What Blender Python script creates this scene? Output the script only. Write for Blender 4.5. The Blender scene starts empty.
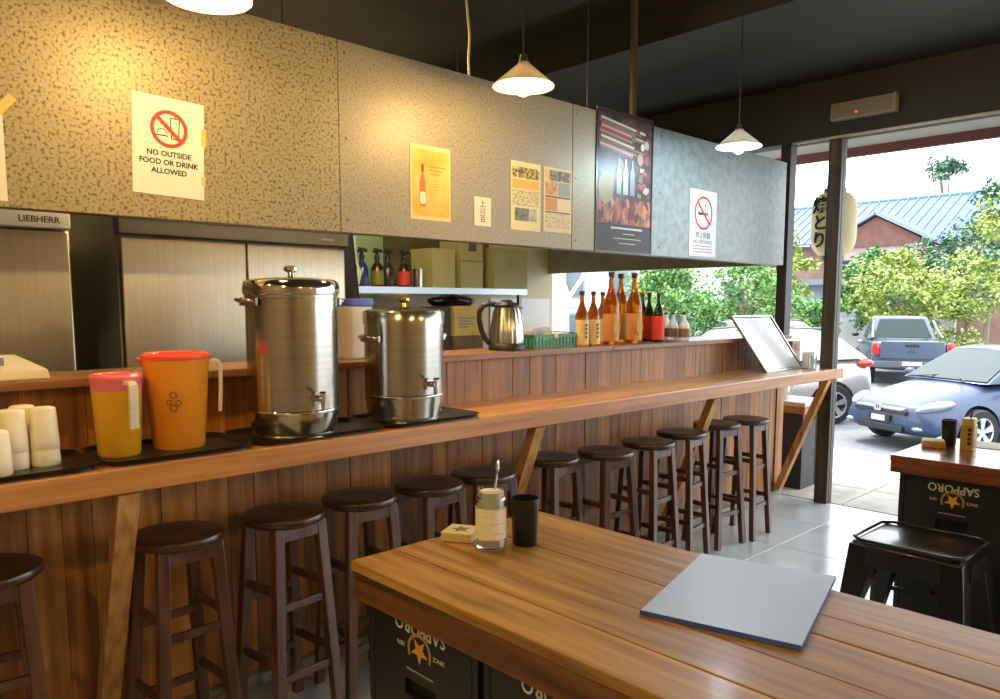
import bpy, bmesh, math, random
from mathutils import Vector, Matrix, Euler
random.seed(7)
S = bpy.context.scene
COL = S.collection
PI = math.pi
# ------------------------------------------------------------------ camera
F = Vector((0.69072, 0.72312, 0)); R = Vector((0.72312, -0.69072, 0)); U = Vector((0, 0, 1))
pitch = math.atan(80 / 760)
Fc = F * math.cos(pitch) - U * math.sin(pitch); Uc = F * math.sin(pitch) + U * math.cos(pitch)
cam = bpy.data.cameras.new('camera'); camo = bpy.data.objects.new('camera', cam); COL.objects.link(camo)
m = Matrix((R, Uc, -Fc)).transposed().to_4x4(); m.translation = (0, 0, 1.45); camo.matrix_world = m
cam.sensor_width = 36; cam.lens = 27.36; cam.shift_y = 0.0345; cam.clip_start = .05; cam.clip_end = 400
S.camera = camo
# ------------------------------------------------------------------ world, sun, exposure
W = bpy.data.worlds.new('sky'); S.world = W; W.use_nodes = True
bg = W.node_tree.nodes['Background']; bg.inputs[0].default_value = (.90, .95, 1.0, 1); bg.inputs[1].default_value = 3.5
sun = bpy.data.lights.new('sun', 'SUN'); sun.energy = 3.0; sun.angle = math.radians(8); sun.color = (1, .95, .86)
suno = bpy.data.objects.new('sun', sun); COL.objects.link(suno); suno.rotation_euler = (math.radians(-24), math.radians(14), 0)
suno.location = (12, 0, 20)
S.view_settings.view_transform = 'Standard'; S.view_settings.look = 'None'; S.view_settings.gamma = 1
S.view_settings.use_curve_mapping = False; S.view_settings.exposure = 0.68
# ------------------------------------------------------------------ materials
def lin(c):
    if isinstance(c, str):
        c = c.lstrip('#'); c = [int(c[i:i+2], 16) / 255 for i in (0, 2, 4)]
        c = [x / 12.92 if x <= .04045 else ((x + .055) / 1.055) ** 2.4 for x in c]
    return (*c[:3], 1)
MATS = {}
def base(name):
    mt = bpy.data.materials.new(name); mt.use_nodes = True
    return mt, mt.node_tree.nodes, mt.node_tree.links, mt.node_tree.nodes['Principled BSDF']
def M(name, col, rough=.5, metal=0, trans=0, emit=None, es=0, spec=None, ior=None, alpha=None, coat=0):
    if name in MATS: return MATS[name]
    mt, N, L, b = base(name)
    b.inputs['Base Color'].default_value = lin(col); b.inputs['Roughness'].default_value = rough; b.inputs['Metallic'].default_value = metal
    if trans: b.inputs['Transmission Weight'].default_value = trans
    if emit: b.inputs['Emission Color'].default_value = lin(emit); b.inputs['Emission Strength'].default_value = es
    if spec is not None: b.inputs['Specular IOR Level'].default_value = spec
    if ior: b.inputs['IOR'].default_value = ior
    if coat: b.inputs['Coat Weight'].default_value = coat; b.inputs['Coat Roughness'].default_value = .06
    MATS[name] = mt; return mt
def NM(name, cols, scale=8, stretch=(1, 1, 1), rough=.5, metal=0, detail=4, rnd=0, bump=0, kind='noise', pos=(.35, .65), coat=0, rvar=0, spec=None):
    """noise / voronoi driven colours on object coordinates, with a random offset and brightness for each object"""
    if name in MATS: return MATS[name]
    mt, N, L, b = base(name)
    tc = N.new('ShaderNodeTexCoord'); oi = N.new('ShaderNodeObjectInfo')
    vm = N.new('ShaderNodeVectorMath'); vm.operation = 'SCALE'; cx = N.new('ShaderNodeCombineXYZ')
    for i in range(3): L.new(oi.outputs['Random'], cx.inputs[i])
    L.new(cx.outputs[0], vm.inputs[0]); vm.inputs['Scale'].default_value = 37 if rnd else 0
    ad = N.new('ShaderNodeVectorMath'); ad.operation = 'ADD'; L.new(tc.outputs['Object'], ad.inputs[0]); L.new(vm.outputs[0], ad.inputs[1])
    mp = N.new('ShaderNodeMapping'); mp.inputs['Scale'].default_value = stretch; L.new(ad.outputs[0], mp.inputs['Vector'])
    if kind == 'voronoi':
        t = N.new('ShaderNodeTexVoronoi'); t.inputs['Scale'].default_value = scale; sepo = N.new('ShaderNodeSeparateColor'); L.new(t.outputs['Color'], sepo.inputs[0]); fac = sepo.outputs[0]
    else:
        t = N.new('ShaderNodeTexNoise'); t.inputs['Scale'].default_value = scale; t.inputs['Detail'].default_value = detail; fac = t.outputs['Fac']
    L.new(mp.outputs[0], t.inputs['Vector'])
    cr = N.new('ShaderNodeValToRGB'); e = cr.color_ramp.elements
    n = len(cols)
    e[0].position, e[1].position = pos; e[0].color = lin(cols[0]); e[1].color = lin(cols[-1])
    for i in range(1, n - 1):
        k = e.new(pos[0] + (pos[1] - pos[0]) * i / (n - 1)); k.color = lin(cols[i])
    L.new(fac, cr.inputs[0]); out = cr.outputs[0]
    if rnd:
        hs = N.new('ShaderNodeHueSaturation'); mr = N.new('ShaderNodeMapRange'); L.new(oi.outputs['Random'], mr.inputs[0])
        mr.inputs[3].default_value = 1 - rnd; mr.inputs[4].default_value = 1 + rnd; L.new(mr.outputs[0], hs.inputs['Value']); L.new(out, hs.inputs['Color']); out = hs.outputs[0]
    L.new(out, b.inputs['Base Color']); b.inputs['Roughness'].default_value = rough; b.inputs['Metallic'].default_value = metal
    if rvar:
        mr2 = N.new('ShaderNodeMapRange'); L.new(fac, mr2.inputs[0]); mr2.inputs[3].default_value = rough - rvar; mr2.inputs[4].default_value = rough + rvar; L.new(mr2.outputs[0], b.inputs['Roughness'])
    if bump:
        bp = N.new('ShaderNodeBump'); bp.inputs['Strength'].default_value = bump; bp.inputs['Distance'].default_value = .01; L.new(fac, bp.inputs['Height']); L.new(bp.outputs[0], b.inputs['Normal'])
    if coat: b.inputs['Coat Weight'].default_value = coat; b.inputs['Coat Roughness'].default_value = .15
    if spec is not None: b.inputs['Specular IOR Level'].default_value = spec
    MATS[name] = mt; return mt
# woods: grain runs along the axis with the small stretch factor
W_PLANK = NM('bar plank wood', ['#70471a', '#9a652c', '#b48040'], 5, (6, 6, .45), .42, rnd=.32, bump=.12, pos=(.3, .72), rvar=.1)
W_LEDGE = NM('ledge wood', ['#6d4624', '#855932', '#95683e'], 4, (.5, 9, 9), .4, bump=.05, pos=(.3, .7))
W_COUNTER = NM('counter wood', ['#9a6330', '#ba7f44', '#cb9254'], 4, (.4, 9, 9), .33, rnd=.08, bump=.06, pos=(.28, .74), coat=.2)
W_TABLE = NM('table wood', ['#6f4c1e', '#a57a3a', '#c29a56'], 4, (7, .5, 7), .43, rnd=.16, bump=.12, pos=(.25, .72), coat=.05, rvar=.05)
W_TABLE2 = NM('red table wood', ['#5d2f17', '#7c4523', '#8b5230'], 4, (6, .5, 6), .24, rnd=.1, bump=.05, coat=.4)
W_APRON = NM('apron wood', ['#4c2e16', '#6e4420', '#7f5128'], 4, (8, .5, 8), .45, rnd=.1, bump=.08)
W_BRACE = NM('brace wood', ['#a07040', '#bd8c56', '#cc9c66'], 4, (8, 8, .6), .45, rnd=.12, bump=.05)
W_STOOL = NM('stool wood', ['#41291e', '#553a2b', '#654838'], 4, (6, 6, .7), .33, rnd=.1)
W_SEAT = NM('stool seat wood', ['#301f17', '#3c281e', '#463024'], 5, (6, .6, 6), .28)
W_POST = NM('post wood', ['#30271d', '#453828', '#544634'], 4, (8, 8, .5), .5, bump=.05)
GALV_A = NM('galvanised sheet coarse', ['#564a2e', '#8c7e5a', '#9a8c68'], 95, (1, 1, 1), .5, .2, detail=5, pos=(.36, .54), rvar=.08)
GALV_B = NM('galvanised sheet fine', ['#6c6149', '#8a7f65', '#958a70'], 105, (1, 1, 1), .48, .2, detail=5, pos=(.30, .58), rvar=.06)
GALV_C = NM('galvanised sheet smooth', ['#646c6a', '#727a78', '#7d8583'], 20, (1, 1, 1), .38, .35, detail=3, pos=(.3, .7))
BLACKP = M('black plastic', '#17181a', .42)
CRATE = NM('crate plastic', ['#17181b', '#1d1f22'], 30, rough=.4)
DARKP = M('dark paint', '#232121', .65)
CEILP = NM('ceiling paint', ['#2b2a29', '#343231'], 3, rough=.6)
BULK = M('bulkhead paint', '#1d1d1a', .6)
STEEL = M('brushed steel', '#b9b6ae', .24, 1)
STEEL_R = NM('satin steel door', ['#b0a894', '#b9b19d'], 3, (30, 30, .6), .3, .8)
STEEL_D = M('dark steel', '#6f6c66', .35, .85)
CHROME = M('chrome', '#d9d6cf', .08, 1)
WHITE = M('white plastic', '#e9e6dd', .45)
PAPER = M('white paper', '#d9d1bf', .8)
INK = M('black ink', '#1b1a1c', .7)
RED = M('red print', '#c8321f', .6)
# ------------------------------------------------------------------ mesh builder
class MB:
    def __init__(s): s.v = []; s.f = []
    def add(s, vs, fs):
        k = len(s.v); s.v += [tuple(p) for p in vs]; s.f += [tuple(i + k for i in q) for q in fs]; return s
    def box(s, x0, x1, y0, y1, z0, z1):
        return s.add([(x, y, z) for z in (z0, z1) for y in (y0, y1) for x in (x0, x1)],
                     [(0, 2, 3, 1), (4, 5, 7, 6), (0, 1, 5, 4), (2, 6, 7, 3), (0, 4, 6, 2), (1, 3, 7, 5)])
    def hexa(s, a, b):   # two quads (bottom, top), same winding seen from above
        return s.add(list(a) + list(b), [(3, 2, 1, 0), (4, 5, 6, 7)] + [(i, (i + 1) % 4, (i + 1) % 4 + 4, i + 4) for i in range(4)])
    def bar(s, p0, p1, w, d, side=None):   # rectangular bar from p0 to p1; w along side, d across
        p0, p1 = Vector(p0), Vector(p1); a = (p1 - p0).normalized()
        u = Vector(side) if side else (Vector((0, 0, 1)) if abs(a.z) < .9 else Vector((1, 0, 0)))
        u = (u - a * u.dot(a)).normalized(); v = a.cross(u)
        q = [u * (w * i / 2) + v * (d * j / 2) for i, j in ((-1, -1), (1, -1), (1, 1), (-1, 1))]
        return s.hexa([p0 + k for k in q], [p1 + k for k in q])
    def cyl(s, p0, p1, r0, r1=None, n=16, cap=True):
        r1 = r0 if r1 is None else r1; p0, p1 = Vector(p0), Vector(p1); a = (p1 - p0).normalized()
        u = (Vector((0, 0, 1)) if abs(a.z) < .9 else Vector((1, 0, 0))).cross(a).normalized(); v = a.cross(u)
        vs = []
        for p, r in ((p0, r0), (p1, r1)):
            for i in range(n): t = 2 * PI * i / n; vs.append(p + u * (r * math.cos(t)) + v * (r * math.sin(t)))
        fs = [(i, (i + 1) % n, n + (i + 1) % n, n + i) for i in range(n)]
        if cap: fs += [tuple(range(n - 1, -1, -1)), tuple(range(n, 2 * n))]
        return s.add(vs, fs)
    def lathe(s, prof, c=(0, 0, 0), n=32, sx=1, sy=1):
        vs = []; fs = []; k = len(prof)
        for i in range(n):
            t = 2 * PI * i / n
            for r, z in prof: vs.append((c[0] + sx * r * math.cos(t), c[1] + sy * r * math.sin(t), c[2] + z))
        for i in range(n):
            for j in range(k - 1): a = i * k + j; b2 = ((i + 1) % n) * k + j; fs.append((a, b2, b2 + 1, a + 1))
        if prof[0] == prof[-1]: return s.add(vs, fs)
        if prof[0][0] > 1e-5: fs.append(tuple(i * k for i in range(n - 1, -1, -1)))
        if prof[-1][0] > 1e-5: fs.append(tuple(i * k + k - 1 for i in range(n)))
        return s.add(vs, fs)
    def tube(s, pts, r, n=8, closed=False):
        pts = [Vector(p) for p in pts]; vs = []; m_ = len(pts); prev = None
        for i, p in enumerate(pts):
            a = (pts[(i + 1) % m_] - pts[i - 1]) if closed else (pts[min(i + 1, m_ - 1)] - pts[max(i - 1, 0)])
            a.normalize()
            u = prev if prev is not None else (Vector((0, 0, 1)) if abs(a.z) < .9 else Vector((1, 0, 0)))
            u = (u - a * u.dot(a)).normalized(); prev = u; v = a.cross(u)
            for j in range(n): t = 2 * PI * j / n; vs.append(p + u * (r * math.cos(t)) + v * (r * math.sin(t)))
        fs = [(i * n + j, i * n + (j + 1) % n, ((i + 1) % m_) * n + (j + 1) % n, ((i + 1) % m_) * n + j) for i in range(m_ if closed else m_ - 1) for j in range(n)]
        if not closed: fs += [tuple(range(n - 1, -1, -1)), tuple(range((m_ - 1) * n, m_ * n))]
        return s.add(vs, fs)
    def prism(s, poly, o, ux, uy, h):  # polygon in plane (ux,uy) at o, extruded by vector h
        o, ux, uy, h = map(Vector, (o, ux, uy, h)); n = len(poly)
        b0 = [o + ux * x + uy * y for x, y in poly]
        return s.add(b0 + [p + h for p in b0], [tuple(range(n - 1, -1, -1)), tuple(range(n, 2 * n))] + [(i, (i + 1) % n, n + (i + 1) % n, n + i) for i in range(n)])
    def ring(s, o, ux, uy, ra, rb, h, n=40, a0=0, a1=2 * PI):
        o, ux, uy, h = map(Vector, (o, ux, uy, h)); full = abs(a1 - a0 - 2 * PI) < 1e-6; k = n if full else n + 1; vs = []
        for i in range(k):
            t = a0 + (a1 - a0) * i / n; d = ux * math.cos(t) + uy * math.sin(t)
            vs += [o + d * ra, o + d * rb, o + d * rb + h, o + d * ra + h]
        fs = []
        for i in range(n):
            a = 4 * i; b2 = 4 * ((i + 1) % k)
            fs += [(a + j, a + (j + 1) % 4, b2 + (j + 1) % 4, b2 + j) for j in range(4)]
        if not full: fs += [(0, 1, 2, 3), (4 * n + 3, 4 * n + 2, 4 * n + 1, 4 * n)]
        return s.add(vs, fs)
    def ell(s, c, rx, ry, rz, n=16, k=10):
        vs = []; fs = []
        for i in range(k + 1):
            ph = -PI / 2 + PI * i / k
            for j in range(n): t = 2 * PI * j / n; vs.append((c[0] + rx * math.cos(ph) * math.cos(t), c[1] + ry * math.cos(ph) * math.sin(t), c[2] + rz * math.sin(ph)))
        for i in range(k):
            for j in range(n): fs.append((i * n + j, i * n + (j + 1) % n, (i + 1) * n + (j + 1) % n, (i + 1) * n + j))
        return s.add(vs, fs)
    def mesh(s, name, bevel=0, seg=2, smooth=35):
        me = bpy.data.meshes.new(name); me.from_pydata(s.v, [], s.f)
        bm = bmesh.new(); bm.from_mesh(me); bmesh.ops.remove_doubles(bm, verts=bm.verts, dist=1e-5); bmesh.ops.recalc_face_normals(bm, faces=bm.faces)
        if bevel:
            es = [e for e in bm.edges if len(e.link_faces) == 2 and e.calc_face_angle(0) > .6]
            bmesh.ops.bevel(bm, geom=es, offset=bevel, segments=seg, affect='EDGES', profile=.5, clamp_overlap=True)
        bm.to_mesh(me); bm.free()
        if smooth:
            me.shade_smooth(); me.set_sharp_from_angle(angle=math.radians(smooth))
        return me
    def build(s, name, mat, parent=None, bevel=0, seg=2, smooth=35, loc=None, rot=None):
        me = s.mesh(name, bevel, seg, smooth if not bevel or smooth != 35 else 20); me.materials.append(mat); return link(name, me, parent, loc, rot)
def link(name, me, parent=None, loc=None, rot=None):
    o = bpy.data.objects.new(name, me); COL.objects.link(o)
    if parent: o.parent = parent
    if loc is not None: o.location = loc
    if rot is not None: o.rotation_euler = rot
    return o
def tag(o, label, cat, group=None, kind=None):
    o['label'] = label; o['category'] = cat
    if group: o['group'] = group
    if kind: o['kind'] = kind
    return o
def thing(name, label, cat, loc=(0, 0, 0), rz=0, group=None):
    o = bpy.data.objects.new(name, None); COL.objects.link(o); o.location = loc; o.rotation_euler = (0, 0, rz); o.empty_display_size = .1
    return tag(o, label, cat, group)
def struct(o, label, cat): return tag(o, label, cat, kind='structure')
def dup(o, parent=None):
    c = o.copy(); COL.objects.link(c)
    if parent: c.parent = parent
    for ch in list(o.children): dup(ch, c)
    return c
def text(body, size, mat, parent, loc, rot=(PI / 2, 0, 0), ext=.0004, align='CENTER', name='lettering', sx=1, bold=0):
    cu = bpy.data.curves.new('t', 'FONT'); cu.body = body; cu.size = size; cu.extrude = ext; cu.align_x = align; cu.align_y = 'CENTER'; cu.offset = bold; cu.resolution_u = 3
    o = bpy.data.objects.new('t', cu); COL.objects.link(o)
    dg = bpy.context.evaluated_depsgraph_get(); me = bpy.data.meshes.new_from_object(o.evaluated_get(dg))
    bpy.data.objects.remove(o); bpy.data.curves.remove(cu); me.name = name; me.materials.clear(); me.materials.append(mat)
    r = link(name, me, parent, loc, rot); r.scale = (sx, 1, 1); return r
def rrect(w, h, r, n=5):
    p = []
    for cx, cy, a in ((w / 2 - r, h / 2 - r, 0), (-w / 2 + r, h / 2 - r, 90), (-w / 2 + r, -h / 2 + r, 180), (w / 2 - r, -h / 2 + r, 270)):
        for i in range(n + 1): t = math.radians(a + 90 * i / n); p.append((cx + r * math.cos(t), cy + r * math.sin(t)))
    return p
def star(r, q=.40, rot=PI / 2): return [((r if i % 2 == 0 else r * q) * math.cos(rot + PI * i / 5), (r if i % 2 == 0 else r * q) * math.sin(rot + PI * i / 5)) for i in range(10)]
# ------------------------------------------------------------------ the setting: floor, ceiling, walls
TILE = NM('floor tile', ['#b8c0c5', '#c4ccd1', '#ccd4d8'], 3, rough=.2, rnd=.04, rvar=.015)
fl = struct(MB().box(-2.2, 5.5, -4.2, 5.2, -.2, -.012).build('floor', M('grout', '#777a7b', .8)), 'grey tiled floor of the eating area', 'floor')
tm = MB().box(0, .597, 0, .597, -.012, 0).mesh('floor_tile', .002, 1); tm.materials.append(TILE)
for i in range(11):
    for j in range(8):
        link('floor_tile', tm, fl, (-1.1 + .6 * i, -2.13 + .6 * j, 0))
struct(MB().box(-2.3, 3.92, -4.3, 5.3, 3.25, 3.4).build('ceiling', CEILP), 'dark painted ceiling over the eating area', 'ceiling')
struct(MB().box(3.92, 5.56, -4.3, 5.3, 3.0, 3.4).build('trim_1', BULK), 'black bulkhead below the ceiling along the street front', 'bulkhead')
struct(MB().box(5.40, 5.56, -4.3, 5.3, 2.60, 2.998).build('trim_2', DARKP, bevel=.004), 'dark lintel above the open shop front', 'lintel')
struct(MB().box(5.385, 5.40, -4.3, 2.6, 2.585, 2.60).build('trim_3', M('alu trim', '#a8a69c', .35, .7)), 'thin metal strip under the lintel', 'trim')
struct(MB().box(-2.3, -2.2, -4.2, 5.2, 0, 3.25).build('wall_left', NM('brown wall', ['#93805c', '#a3906c'], 2, rough=.7)), 'brown end wall beyond the bar', 'wall')
struct(MB().box(-2.3, 5.5, -4.3, -4.2, 0, 3.25).build('wall_rear', NM('rear wall paint', ['#a8936a', '#b8a47c'], 2, rough=.7)), 'brown wall behind the tables', 'wall')
wk = struct(MB().box(-2.3, 5.42, 4.95, 5.1, 0, 3.25).build('wall_kitchen', NM('kitchen wall paint', ['#bfb48e', '#cbc09a'], 2, rough=.6)), 'cream wall at the back of the kitchen', 'wall')
MB().box(4.6, 5.37, 4.94, 4.95, 0, 1.50).build('splash_panel', M('splash white', '#dcdad2', .3), wk)
hb = struct(MB().box(5.36, 5.41, 2.72, 4.95, 1.735, 2.46).build('trim_4', NM('header sheet', ['#7d7f75', '#8c8e84'], 9, rough=.5, metal=.2), bevel=.003), 'grey metal header above the open kitchen window', 'header')
struct(MB().box(5.36, 5.46, 2.72, 4.95, 0, 1.19).build('wall_window', NM('sill wall', ['#6f6a60', '#7d786c'], 3, rough=.7)), 'low wall under the open kitchen window', 'wall')
# bar wall with its planks
wb = struct(MB().box(-1.2, 5.50, 2.685, 2.88, 0, 1.19).build('wall_bar', M('bar core', '#2a1a10', .8)), 'bar wall clad in upright wooden planks', 'wall')
x = -1.2; variants = []
for k in range(4):
    w = (.088, .098, .108, .12)[k]
    me = MB().box(0, w - .0015, 0, .019, .045, 1.19).mesh('plank', .0012, 1); me.materials.append(W_PLANK); variants.append((w, me))
while x < 5.44:
    w, me = random.choice(variants)
    if x + w > 5.5: break
    link('plank', me, wb, (x, 2.666 + random.uniform(-.002, .002), 0)); x += w
MB().box(x, 5.522, 2.655, 2.89, .045, 1.19).build('plank', W_PLANK, wb, bevel=.003)
struct(MB().box(-1.2, 5.52, 2.635, 2.684, 0, .045).build('baseboard_bar', M('concrete kerb', '#8b897f', .8), bevel=.004), 'low concrete kerb along the foot of the bar wall', 'kerb')
lg = thing('bar_ledge', 'narrow dark wooden shelf capping the bar wall behind the counter', 'shelf', (0, 0, 0))
for a, b2 in ((-1.2, 1.1), (1.102, 3.35), (3.352, 5.5)):
    MB().box(a, b2, 2.60, 2.93, 1.192, 1.22).build('board', W_LEDGE, lg, bevel=.004)
# bar counter
ct = thing('bar_counter', 'long orange-brown wooden bar counter on slanted timber braces', 'counter', (0, 0, 0))
MB().box(-1.2, 5.452, 2.25, 2.335, .917, .99).build('front_beam', W_COUNTER, ct, bevel=.005)
MB().box(5.453, 5.60, 2.25, 2.273, .917, .99).build('end_strip', W_COUNTER, ct, bevel=.003)
for a, b2 in ((2.336, 2.44), (2.442, 2.55), (2.552, 2.664)):
    MB().box(-1.2, 5.452 if a < 2.4 else 5.60, a, b2, .950, .99).build('plank', W_COUNTER, ct, bevel=.003)
for bx in (.705, 2.42, 3.898, 5.42):
    MB().bar((bx, 2.292, .916), (bx, 2.628, .06), .062, .046, (1, 0, 0)).build('brace', W_BRACE, ct, bevel=.003)
# posts
p1 = thing('door_post', 'tall grooved dark wooden post standing at the shop entrance', 'post', (5.46, 2.29, 0))
MB().box(0, .09, 0, .08, 0, 2.60).build('shaft', W_POST, p1, bevel=.004)
MB().box(.028, .038, -.012, 0, 0, 2.60).build('groove_strip', M('groove black', '#14110d', .7), p1)
MB().box(.0, .028, -.014, 0, 0, 2.60).build('batten', W_POST, p1, bevel=.003)
MB().box(.038, .09, -.014, 0, 0, 2.60).build('batten', W_POST, p1, bevel=.003)
p2 = thing('corner_post', 'black square post at the end of the metal canopy', 'post', (5.425, 2.63, 1.22))
MB().box(0, .10, 0, .075, 0, 1.38).build('shaft', M('black post paint', '#1f1e1e', .5), p2, bevel=.004)
# ------------------------------------------------------------------ metal canopy over the bar
hd = thing('metal_canopy', 'long galvanised sheet-metal canopy hanging above the bar counter', 'canopy', (0, 2.60, 1.728))
for a, b2, mt in ((-1.2, 1.627, GALV_A), (1.630, 2.990, GALV_B), (2.993, 3.30, GALV_B), (3.303, 5.312, GALV_C)):
    MB().box(a, b2, 0, .022, 0, .723).build('metal_sheet', mt, hd, bevel=.002, seg=1)
MB().box(-1.2, 5.31, .023, .06, 0, .03).build('bottom_rail', STEEL_D, hd)
MB().box(-1.2, 5.31, .023, .06, .69, .72).build('top_rail', STEEL_D, hd)
MB().box(5.26, 5.31, .023, .06, .031, .689).build('end_rail', STEEL_D, hd)
rv = MB().cyl((0, 0, 0), (0, -.003, 0), .006, .004, 8).mesh('rivet'); rv.materials.append(STEEL_D)
for rx in (1.60, 1.66, 3.02, 3.76, 5.29):
    for rz_ in (.05, .36, .68): link('rivet', rv, hd, (rx, 0, rz_))
sr = thing('suspension_rod', 'brown metal rod hanging the canopy from the ceiling', 'rod', (3.635, 2.71, 2.45))
MB().cyl((0, 0, 0), (0, 0, .80), .021, n=14).build('rod', NM('rod brown', ['#4a3a2a', '#5a4836'], 6, rough=.4), sr)
MB().cyl((0, 0, .78), (0, 0, .80), .05, n=16).build('ceiling_plate', STEEL_D, sr)
MB().box(-.03, .03, -.04, .02, -.03, .0).build('bracket', STEEL_D, sr)
cb = MB().tube([(0, 0, .62), (.004, 0, .5), (-.006, 0, .38), (.012, 0, .24), (.006, 0, .12), (.012, 0, -.05)], .006, 8).build('hanging_cable', M('cable cream', '#b6a77c', .5), loc=(2.42, 2.75, 2.45))
tag(cb, 'thin cream cable drooping behind the top of the canopy', 'cable')
cb2 = MB().cyl((0, 0, 0), (0, 0, .8), .004, n=6).build('hanging_cable', M('cable grey', '#3a3936', .5), loc=(3.28, 2.75, 2.45)); tag(cb2, 'dark vertical wire hanging behind the canopy near the brown rod', 'cable')
# ------------------------------------------------------------------ pendant lamps
SHADE = M('lamp enamel', '#d9cfb8', .35)
_n, _l = SHADE.node_tree.nodes, SHADE.node_tree.links; _t = _n.new('ShaderNodeBsdfTranslucent'); _t.inputs[0].default_value = lin('#f5efe2'); _m = _n.new('ShaderNodeMixShader'); _m.inputs[0].default_value = .22
_l.new(_n['Principled BSDF'].outputs[0], _m.inputs[1]); _l.new(_t.outputs[0], _m.inputs[2]); _l.new(_m.outputs[0], _n['Material Output'].inputs[0])
def lamp(x, col, watt, label, tint, y=2.15, z=2.29, group='conical pendant lamps over the counter'):
    t = thing('pendant_lamp', label, 'lamp', (x, y, z), 0, group); t.scale = (.93, .93, .93)
    MB().lathe([(.128, 0), (.129, .004), (.03, .088), (.022, .098), (.0185, .098), (.026, .086), (.124, .003), (.128, 0)], n=40).build('shade', SHADE, t, smooth=50)
    MB().lathe([(.0, .13), (.014, .128), (.02, .10), (.02, .06), (.018, .05), (0, .05)], n=20).build('socket', M('socket', '#3a352c', .5), t)
    b = MB().lathe([(.012, .06), (.014, .04), (.027, .012), (.030, -.012), (.022, -.032), (0, -.041)], n=20).build('bulb', M('bulb ' + tint, col, .4, emit=col, es=14), t)
    MB().cyl((0, 0, .12), (0, 0, ((3.25 if x < 3.92 else 3.0) - z) / .93), .0035, n=6).build('cord', BLACKP, t)
    l = bpy.data.lights.new('bulb_light', 'POINT'); l.energy = watt; l.color = lin(col)[:3]; l.shadow_soft_size = .036
    lo = bpy.data.objects.new('bulb_light', l); COL.objects.link(lo); lo.parent = t; lo.location = (0, 0, -.012)
lamp(.935, '#ffd690', 36, 'conical cream lamp glowing warm above the no outside food sign', 'warm')
lamp(2.18, '#ffd690', 37, 'conical cream lamp glowing warm above the sake bottle poster', 'warm')
lamp(3.83, '#cfeeff', 52, 'conical lamp with a cold white bulb above the no smoking sign', 'cool')
lamp(-.35, '#ffd690', 45, 'added unseen cream lamp continuing the counter row out of view', 'warm')  # added lamp out of view, extends the row for more warm light
for i, (x, y) in enumerate(((-.9, .3), (.7, -2.0), (3.1, -2.7))):  # added unseen lamps: lift the room's ambient light and light the rear wall
    lamp(x, '#ffd690', (125, 115, 105)[i], ('added unseen cream lamp giving warm fill behind the viewer', 'added unseen cream lamp brightening the wall behind the viewer', 'added unseen cream lamp brightening the rear wall towards the street')[i], 'warm', y, 2.45, 'added pendant lamps out of view')
# added kitchen light: unseen tube behind the canopy that brightens the kitchen
tl = thing('added_tube_light', 'added unseen fluorescent batten brightening the kitchen behind the canopy', 'lamp', (2.2, 3.15, 2.55))
MB().box(-.65, .65, -.04, .04, 0, .05).build('housing', WHITE, tl, bevel=.005)
MB().cyl((-.6, 0, -.02), (.6, 0, -.02), .013, n=12).build('tube', M('tube glow', '#ffe9bd', .4, emit='#ffe2ae', es=210), tl)
for sx in (-.5, .5): MB().cyl((sx, 0, .05), (sx, 0, .70), .004, n=6).build('hanger', STEEL_D, tl)
# ------------------------------------------------------------------ papers on the canopy (faces -Y; local x right, z up)
PY = 2.5985
def paper(name, label, cat, x0, x1, z0, z1, mat, tilt=0, group=None):
    t = thing(name, label, cat, ((x0 + x1) / 2, PY, z0), 0, group); t.rotation_euler = (0, tilt, 0)
    w, h = x1 - x0, z1 - z0
    MB().box(-w / 2, w / 2, -.0008, .0008, 0, h).build('sheet', mat, t)
    return t, w, h
EX, EZ, EN = (1, 0, 0), (0, 0, 1), (0, -.0006, 0)
def flat(t, name, mat, x0, x1, z0, z1, d=.0010): return MB().box(x0, x1, -d - .0005, -d, z0, z1).build(name, mat, t)
TAPE = M('sticky tape', '#cfae62', .35)
t, w, h = paper('notice', 'white no outside food or drink notice with a red prohibition ring', 'sign', .862, 1.092, 1.803, 2.118, PAPER, math.radians(2))
MB().ring((0, -.0012, .215), EX, EZ, .048, .060, EN).build('prohibition_ring', RED, t)
b = MB(); b.bar((-.038, -.0016, .252), (.038, -.0016, .178), .012, .0006, (0, 1, 0)); 
o = MB().prism([(-.042, .030), (-.033, .039), (.042, -.030), (.033, -.039)], (0, -.0018, .215), EX, EZ, EN).build('prohibition_bar', RED, t)
g = MB()
for p, q in (((.004, .036), (.034, .036)), ((.004, .036), (.008, -.03)), ((.034, .036), (.030, -.03)), ((.008, -.03), (.030, -.03)), ((.018, .036), (.026, .05))): g.bar((p[0], -.0014, .215 + p[1]), (q[0], -.0014, .215 + q[1]), .0005, .003, (0, 1, 0))
g.build('cup_drawing', INK, t)
MB().ring((-.022, -.0013, .198), EX, EZ, .014, .0165, EN, 20, 0, PI).add([(-.04, -.0014, .19), (-.004, -.0014, .19), (-.004, -.0014, .194), (-.04, -.0014, .194)], [(0, 1, 2, 3)]).build('burger_drawing', INK, t)
text('NO OUTSIDE', .024, INK, t, (0, -.0012, .134), bold=.0006); text('FOOD OR DRINK', .024, INK, t, (0, -.0012, .106), bold=.0006); text('ALLOWED', .024, INK, t, (0, -.0012, .078), bold=.0006)
flat(t, 'tape', TAPE, .106, .122, .18, .235); flat(t, 'tape', TAPE, .106, .12, .05, .078)
t, w, h = paper('notice', 'white paper sheet at the picture edge held by yellow tape', 'sign', .28, .518, 1.745, 2.02, PAPER)
o = flat(t, 'tape', TAPE, -.012, .012, -.03, .035); o.location = (.125, 0, .27); o.rotation_euler = (0, math.radians(40), 0)
t, w, h = paper('bottle_poster', 'orange poster picturing a tall amber sake bottle', 'poster', 1.965, 2.182, 1.806, 2.115, M('poster cream', '#e3c488', .7))
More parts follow.
